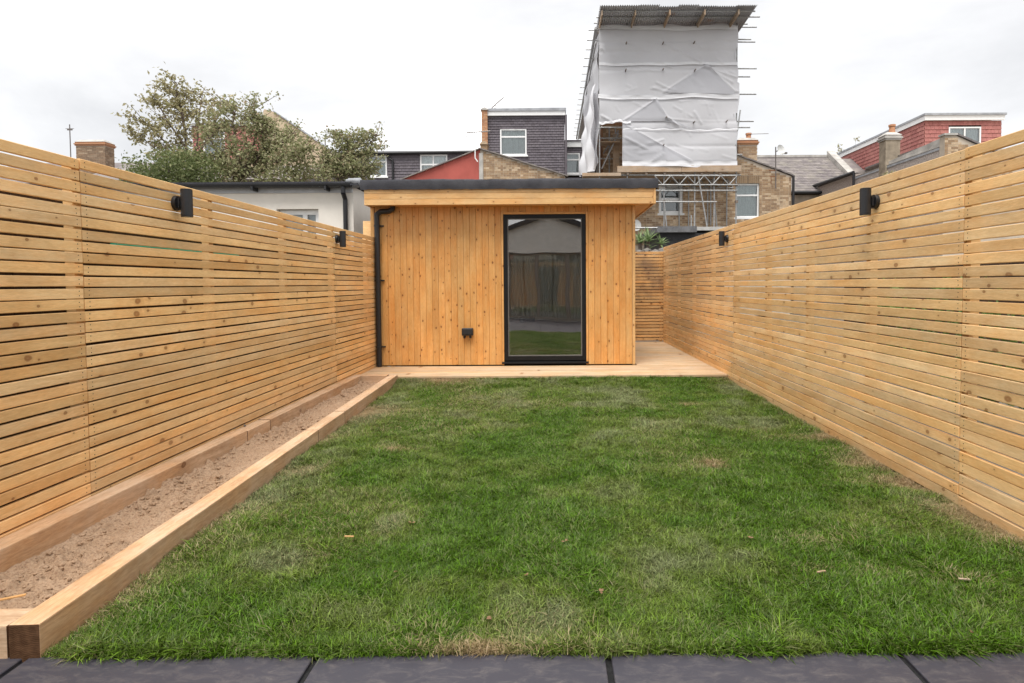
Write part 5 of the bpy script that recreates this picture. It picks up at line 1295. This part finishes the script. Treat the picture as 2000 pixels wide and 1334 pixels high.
def front_edge(u, v):
    e = Vector((0, 0, 0))
    if v < .02: e += Vector((0, 0, .06*math.sin(u*16)))
    if u > .985: e += Vector((.05*math.sin(v*23)*math.sin(v*7)+.08*(1 if .4 < v < .62 else 0), 0, 0))
    return e
cs = [at(1170, 51, YG-.1), at(1441, 49, YG-.1), at(1171, 326, YG-.1), at(1438, 326, YG-.1)]
fo = cloth('front_sheet', cs, nxc, nzc, M_TARP, dfront, edge=front_edge)
# cut the bottom left opening away
u0, v0 = nuv(1215, 238); bm = bmesh.new(); bm.from_mesh(fo.data); bm.verts.ensure_lookup_table()
kill = [f_ for f_ in bm.faces if (lambda i: ((i % (nxc+1))/nxc < u0-.003 and (i//(nxc+1))/nzc > v0-.005))(min(v_.index for v_ in f_.verts))]
bmesh.ops.delete(bm, geom=kill, context='FACES'); bm.to_mesh(fo.data); bm.free()
# brighter hem bands and single-layer triangles laid over
def strip(y0, y1, x0=1170, x1=1440, wav=1.0, mat=M_TARP2):
    def dd(u, v): return .03+.012*math.sin(u*40)*math.sin(v*3)+dfront(nuv(x0+(x1-x0)*u, 0)[0], nuv(0, y0+(y1-y0)*v)[1])*1.0
    def ed(u, v): return Vector((0, 0, wav*(.018*math.sin(u*7+y0)+.012*math.sin(u*17+y0))*(1.0)))
    return cloth('hem_band', [at(x0, y0, YG-.12), at(x1, y0, YG-.12), at(x0, y1, YG-.12), at(x1, y1, YG-.12)], 70, 4, mat, dd, edge=ed)
strip(51, 59); strip(122, 127.5); strip(185, 193, 1168, 1443, 1.6); strip(251, 254.5, 1216); strip(314, 325.5, 1216, 1440); strip(236, 241, 1170, 1232, 2)
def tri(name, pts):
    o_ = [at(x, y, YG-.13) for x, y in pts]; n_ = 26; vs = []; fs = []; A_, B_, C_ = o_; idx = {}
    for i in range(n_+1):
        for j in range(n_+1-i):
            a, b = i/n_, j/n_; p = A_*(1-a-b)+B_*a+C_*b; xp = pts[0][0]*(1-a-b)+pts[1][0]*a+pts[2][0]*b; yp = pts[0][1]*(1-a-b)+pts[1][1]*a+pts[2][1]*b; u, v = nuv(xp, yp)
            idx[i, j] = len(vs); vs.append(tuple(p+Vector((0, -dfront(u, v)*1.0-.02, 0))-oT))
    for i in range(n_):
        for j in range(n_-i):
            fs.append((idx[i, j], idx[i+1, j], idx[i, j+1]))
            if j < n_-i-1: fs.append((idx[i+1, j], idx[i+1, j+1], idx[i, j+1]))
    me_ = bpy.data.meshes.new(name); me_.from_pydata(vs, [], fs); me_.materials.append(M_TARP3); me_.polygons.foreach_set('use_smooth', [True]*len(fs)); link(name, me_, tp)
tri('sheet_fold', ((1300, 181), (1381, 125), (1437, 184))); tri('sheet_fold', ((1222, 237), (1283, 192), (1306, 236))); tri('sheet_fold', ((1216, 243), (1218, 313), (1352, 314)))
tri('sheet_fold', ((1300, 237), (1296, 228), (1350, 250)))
# side sheet running back along the left
def dside(u, v): return .09*math.sin(u*19+v*4)*.5+.05*math.sin(v*21+u*6)*.5+.12*(vnoise(np.array([u*6.]), np.array([v*12.]), 1, 9)[0]-.5)
Xs = at(1168, 200, YG).x
def side_pt(xp, yp): d = ray(xp, yp); return CO+d*((Xs-.02)/d.x)
zhi = at(1168, 52, YG).z; zlo = at(1170, 338, YG).z; yb1 = side_pt(1145, 300).y; yb2 = side_pt(1137, 300).y
def sedge(u, v): return Vector((-.10*math.sin(v*11)*u, 0, 0))
cloth('side_sheet', [Vector((Xs, YG-.05, zhi)), Vector((Xs, yb1, zhi-.2)), Vector((Xs-.02, YG-.1, zlo+.35)), Vector((Xs-.1, yb2, zlo))], 40, 70, M_TARP, dside, edge=sedge)
cloth('side_sheet', [Vector((Xs-.08, YG+.1, zlo+3.2)), Vector((Xs-.16, YG+4, zlo+3.0)), Vector((Xs-.15, YG-.1, zlo+.1)), Vector((Xs-.55, YG+3.4, zlo+.5))], 30, 50, M_TARP2, lambda u, v: .10*math.sin(u*15+v*3)+.05*math.sin(v*13-u*4))
for a in ((1224, 82), (1296, 82), (1357, 81), (1223, 135), (1296, 134), (1359, 135), (1302, 228), (1357, 237), (1421, 235), (1297, 282)):
    p = at(a[0], a[1], YG-.28)-oT; MB().tube(p, p+Vector((0, .3, 0)), .022, n=6).build('toggle', M_RUSTCL, tp)
# house body under the scaffold
hS = thing('house_under_repair', 'shell of the house under repair seen through the opening in the sheeting', 'house', (px(1250, 24), 24, 0))
L0(MB().box(px(1178, 23.5), px(1430, 23.5), 23.5, 33, -.16, pz(240, 23.5)).build('wall', M_BRICKO, hS), hS)
bricks(hS, [(px(1178, 23.5)-hS.location.x, pz(245, 23.5)), (px(1215, 23.5)-hS.location.x, pz(245, 23.5))], 0, [], -.5, M_BRICK, 0, z_from=pz(345, 23.5))

# ------------------------------------------------------------ house behind the camera (seen mirrored in the cabin window)
YHse = -3.1
hz = thing('house_extension', 'white gabled rear extension behind the viewpoint, seen only as a reflection in the cabin window', 'house', (0, YHse, 0))
m = MB(); a_, b_ = -1.35, 1.5; prof = [(-2.45, 2.45), (.0, 3.25), (2.2, 2.45)]
wall_cols(m, prof, -.1, [(a_, b_, 0, 2.2)], YHse-.3, YHse); m.box(-2.45, -2.25, YHse-5, YHse-.3, -.1, 2.4); m.box(2.0, 2.2, YHse-5, YHse-.3, -.1, 2.4); L0(m.build('wall', simple('white_masonry', (.60, .59, .57), .85, .2), hz), hz)
m = MB(); m.hexa([(-2.6, YHse-5, 2.4), (0, YHse-5, 3.26), (0, YHse+.15, 3.26), (-2.6, YHse+.15, 2.4), (-2.6, YHse-5, 2.52), (0, YHse-5, 3.4), (0, YHse+.15, 3.4), (-2.6, YHse+.15, 2.52)])
m.hexa([(0, YHse-5, 3.26), (2.35, YHse-5, 2.4), (2.35, YHse+.15, 2.4), (0, YHse+.15, 3.26), (0, YHse-5, 3.4), (2.35, YHse-5, 2.52), (2.35, YHse+.15, 2.52), (0, YHse+.15, 3.4)]); L0(m.build('roof', M_FELT, hz), hz)
for i in range(3):
    xa = a_+(b_-a_)*i/3+.005; xb = a_+(b_-a_)*(i+1)/3-.005; m = MB(); e = .05
    m.box(xa, xa+e, YHse-.15, YHse-.09, .02, 2.19); m.box(xb-e, xb, YHse-.15, YHse-.09, .02, 2.19); m.box(xa+e, xb-e, YHse-.15, YHse-.09, 2.14, 2.19); m.box(xa+e, xb-e, YHse-.15, YHse-.09, .02, .08)
    d_ = L0(m.build('glazed_door', simple('taupe_door_frame', (.22, .20, .18), .5, .3), hz), hz); MB().box(xa+e, xb-e, YHse-.125, YHse-.118, .08, 2.14).build('pane', M_PANE, d_)
for i in range(3):
    xa = a_+(b_-a_)*i/3+.05; m = MB()
    for (u0_, u1_) in ((-.04, .43), (.46, .95)):
        for k_ in range(10):
            p = xa+u0_+(u1_-u0_)*k_/10; q = xa+u0_+(u1_-u0_)*(k_+1)/10; m.poly([(p, YHse-.19+.02*(k_ % 2), .03), (q, YHse-.19+.02*((k_+1) % 2), .03), (q, YHse-.19+.02*((k_+1) % 2), 2.15), (p, YHse-.19+.02*(k_ % 2), 2.15)])
    L0(m.build('curtain', M_CURTW, hz), hz)
L0(MB().box(-2.2, 2.0, YHse-5, YHse-.3, -.1, .01).build('floor', M_ROOMFL, hz), hz)
L0(MB().box(-2.25, 2.0, YHse-5.2, YHse-5, -.1, 2.5).build('wall', M_PLASTER, hz), hz)

# ------------------------------------------------------------ grass
tc_ = bpy.data.collections.new('grass_tufts')
def tuft(seed, nb, hgt, spread):
    rg = random.Random(seed); mb = MB()
    for i in range(nb):
        a = rg.uniform(0, 2*PI); r = spread*math.sqrt(rg.random()); b = Vector((math.cos(a)*r, math.sin(a)*r, 0)); h = hgt*rg.uniform(.5, 1.15); w_ = rg.uniform(.0010, .0019)
        la = rg.uniform(0, 2*PI); bend = rg.uniform(.3, 1.5)*h; ld = Vector((math.cos(la), math.sin(la), 0)); ld = (ld+Vector((.5, .0, 0))).normalized(); s = Vector((-ld.y, ld.x, 0))*w_
        pts = [(0, 0), (.35, .12), (.7, .45), (1.0, 1.0)]; wd = [1, .9, .6, .05]; pr = []
        for (t_, k_), q in zip(pts, wd):
            z = h*t_*(1-.35*bend/h*t_); c_ = b+ld*bend*k_*.8+Vector((0, 0, z)); pr.append((c_-s*q, c_+s*q))
        n0 = len(mb.v)
        for p, q in pr: mb.v += [tuple(p), tuple(q)]
        for k_ in range(3): mb.f.append((n0+2*k_, n0+2*k_+1, n0+2*k_+3, n0+2*k_+2))
    me_ = mb.mesh('grass_tuft', M_GRASS, True); o = bpy.data.objects.new('grass_tuft_%d' % seed, me_); tc_.objects.link(o)
for s_ in range(8): tuft(s_, 16, .034+.004*(s_ % 4), .022)
n_try = 150000
X = rng.uniform(-1.95, XR-.002, n_try); Y = rng.uniform(YP+.003, YD+.02, n_try)
X = np.concatenate([X, rng.uniform(-1.95, XR-.002, 1500)]); Y = np.concatenate([Y, YP+.004+rng.random(1500)*.02])
edge = A.x+(B.x-A.x)*(Y-A.y)/(B.y-A.y)+W_/2+.008
keep = (X > edge); X = X[keep]; Y = Y[keep]
spots = [(1735, 905, .40, .12, 1.5), (1820, 945, .36, .10, 1.9), (1690, 880, .25, .1, .8), (870, 748, .35, .16, 1.2), (905, 1278, .13, .04, .9), (770, 880, .16, .08, 1.0), (600, 925, .22, .1, .7), (1340, 790, .12, .08, .9), (1640, 855, .28, .1, .9), (1950, 1050, .15, .2, .7),
         (1880, 1000, .15, .15, .7), (740, 800, .3, .12, .7), (700, 810, .2, .12, .7), (1395, 912, .1, .06, .9), (1600, 1120, .10, .05, .6), (1560, 860, .3, .09, .6), (1900, 1140, .14, .06, .5), (1470, 845, .3, .14, .4), (230, 1180, .12, .12, .6), (640, 860, .15, .1, .6), (1010, 1330-50, .3, .03, .4), (1415, 745, .2, .25, .6), (1600, 1060, .2, .08, .5), (1740, 1120, .12, .06, .5)]
dry = .10+.55*np.clip(fnoise(X, Y, 1.1, 101, 4)-.50, 0, 1)*2.2+.18*(fnoise(X, Y, 6, 140, 3)-.4)
for (a, b, rx, ry, s_) in spots:
    p = atz(a, b, 0); w2 = np.exp(-(((X-p.x)/rx)**2+((Y-p.y)/(ry*1.3))**2)); dry = dry+w2*s_*(.35+.9*fnoise(X, Y, 9, 200, 3))*.85
dry = dry+.42*np.exp(-(XR-X)/.05)+.25*np.exp(-(X-edge[keep])/.05)
dry = dry+.14*np.clip((Y-4.2)/2.4, 0, 1)*np.clip((.6-X)/1.5, 0, 1)
hue = np.clip(.06+1.8*(fnoise(X, Y, 2.6, 301, 4)-.36)+.25*(vnoise(X, Y, 14, 333)-.5)+.16*np.clip((Y-2.4)/3.5, 0, 1), 0, 1)
dry = .08+(dry-.10)*.68
bare = np.clip((dry-.75)*1.6, 0, .85)
dens = (.45+.55*np.clip((4.6-Y)/2.2, 0, 1))*(1-bare)
keep = rng.random(len(X)) < dens; X = X[keep]; Y = Y[keep]; dry = dry[keep]; hue = hue[keep]
Z = lawn_z(X, Y)-.015
scl = (.40+1.05*fnoise(X, Y, 7, 401, 3))*(1-.35*np.clip(dry, 0, 1))*rng.uniform(.8, 1.25, len(X))
scl = scl*np.where(Y < YP+.05, 1.05, 1.0)
ang = fnoise(X, Y, 3.0, 501, 2)*14+rng.normal(0, .9, len(X)); tx = rng.normal(0, .22, len(X)); ty = rng.normal(0, .22, len(X))
me = bpy.data.meshes.new('grass'); me.from_pydata(np.stack([X, Y, Z], -1).tolist(), [], [])
def attr(name, typ, data):
    a = me.attributes.new(name, typ, 'POINT'); a.data.foreach_set('vector' if typ == 'FLOAT_VECTOR' else 'value', np.ascontiguousarray(data, dtype=np.float32 if typ != 'INT' else np.int32).ravel())
attr('rot', 'FLOAT_VECTOR', np.stack([tx, ty, ang], -1)); attr('scl', 'FLOAT_VECTOR', np.stack([scl*1.1, scl*1.1, scl], -1)); attr('dry', 'FLOAT', np.clip(dry, 0, 1)); attr('hue', 'FLOAT', hue); attr('pick', 'INT', rng.integers(0, 8, len(X)))
go = link('grass', me)
ng = bpy.data.node_groups.new('grass_nodes', 'GeometryNodeTree'); ng.interface.new_socket('Geometry', in_out='INPUT', socket_type='NodeSocketGeometry'); ng.interface.new_socket('Geometry', in_out='OUTPUT', socket_type='NodeSocketGeometry')
gi = ng.nodes.new('NodeGroupInput'); gout = ng.nodes.new('NodeGroupOutput'); ip = ng.nodes.new('GeometryNodeInstanceOnPoints'); ci = ng.nodes.new('GeometryNodeCollectionInfo')
ci.inputs['Collection'].default_value = tc_; ci.inputs['Separate Children'].default_value = True; ci.inputs['Reset Children'].default_value = True
ng.links.new(gi.outputs[0], ip.inputs['Points']); ng.links.new(ci.outputs[0], ip.inputs['Instance']); ip.inputs['Pick Instance'].default_value = True
for nm, ty_, sk_ in (('rot', 'FLOAT_VECTOR', 'Rotation'), ('scl', 'FLOAT_VECTOR', 'Scale'), ('pick', 'INT', 'Instance Index')):
    na = ng.nodes.new('GeometryNodeInputNamedAttribute'); na.data_type = ty_; na.inputs[0].default_value = nm; ng.links.new(na.outputs[0], ip.inputs[sk_])
ng.links.new(ip.outputs[0], gout.inputs[0])
md = go.modifiers.new('grass', 'NODES'); md.node_group = ng
tag(go, 'patchy green turf with straw-coloured dry patches covering the garden', 'grass', kind='stuff')
print('tufts', len(X))

# small litter on the lawn
def dead_leaf(pxx, pyy, s, lb):
    p = atz(pxx, pyy, .03); m = MB(); n_ = random.choice((2, 3, 3))
    for i in range(n_):
        a = random.uniform(0, 2*PI); d = Vector((math.cos(a), math.sin(a), .35)); q = Vector((-d.y, d.x, random.uniform(-.3, .5))); m.poly([(0, 0, 0), tuple(d*s*.5+q*s*.35), tuple(d*s+Vector((0, 0, -.003))), tuple(d*s*.5-q*s*.3)])
    o = m.build('dead_leaf', M_DEAD, None, loc=(p.x, p.y, .028), rot=(0, 0, random.uniform(0, 6)))
    tag(o, lb, 'dead leaf', 'dead leaves scattered on the lawn')
for (px_, py_, lb) in ((950, 1208, 'pinkish brown dead leaf clump closest to the paving, left of the lawn centre'), (1900, 1232, 'curled dead leaf in the near right corner of the lawn'),
        (1465, 1050, 'brown dead leaf clump on the right of the lawn beyond the wood slivers'), (1174, 1155, 'small dead leaf in the near half of the lawn in line with the cabin window'),
        (1030, 1122, 'orange brown dead leaf standing upright in the middle of the near lawn'), (804, 1020, 'dead leaf on the left of the lawn just beyond the flat tan wood chip'),
        (773, 1114, 'dead leaf on the left of the lawn between the wood chip and the paving'), (1393, 910, 'brown dead leaf clump level with the far worn patch by the right fence'),
        (1340, 790, 'farthest dead leaf clump, near the deck right of the cabin window'), (1103, 1056, 'dead leaf in the very centre of the lawn')):
    dead_leaf(px_, py_, random.uniform(.013, .021), lb)
for (a, b, lb, rz) in ((1604, 1120, 'white-tipped sliver of wood on the grass right of centre', .35), (1883, 1135, 'thin pale sliver of wood on the grass near the right fence', -.1), (682, 1051, 'flat tan wood chip on the grass left of centre', .05)):
    p = atz(a, b, .03); tag(MB().box(-.02, .02, -.003, .003, 0, .004).build('wood_chip', M_PLANK if a != 682 else M_FASC, None, loc=(p.x, p.y, .036), rot=(.1, .05, rz)), lb, 'wood chip')
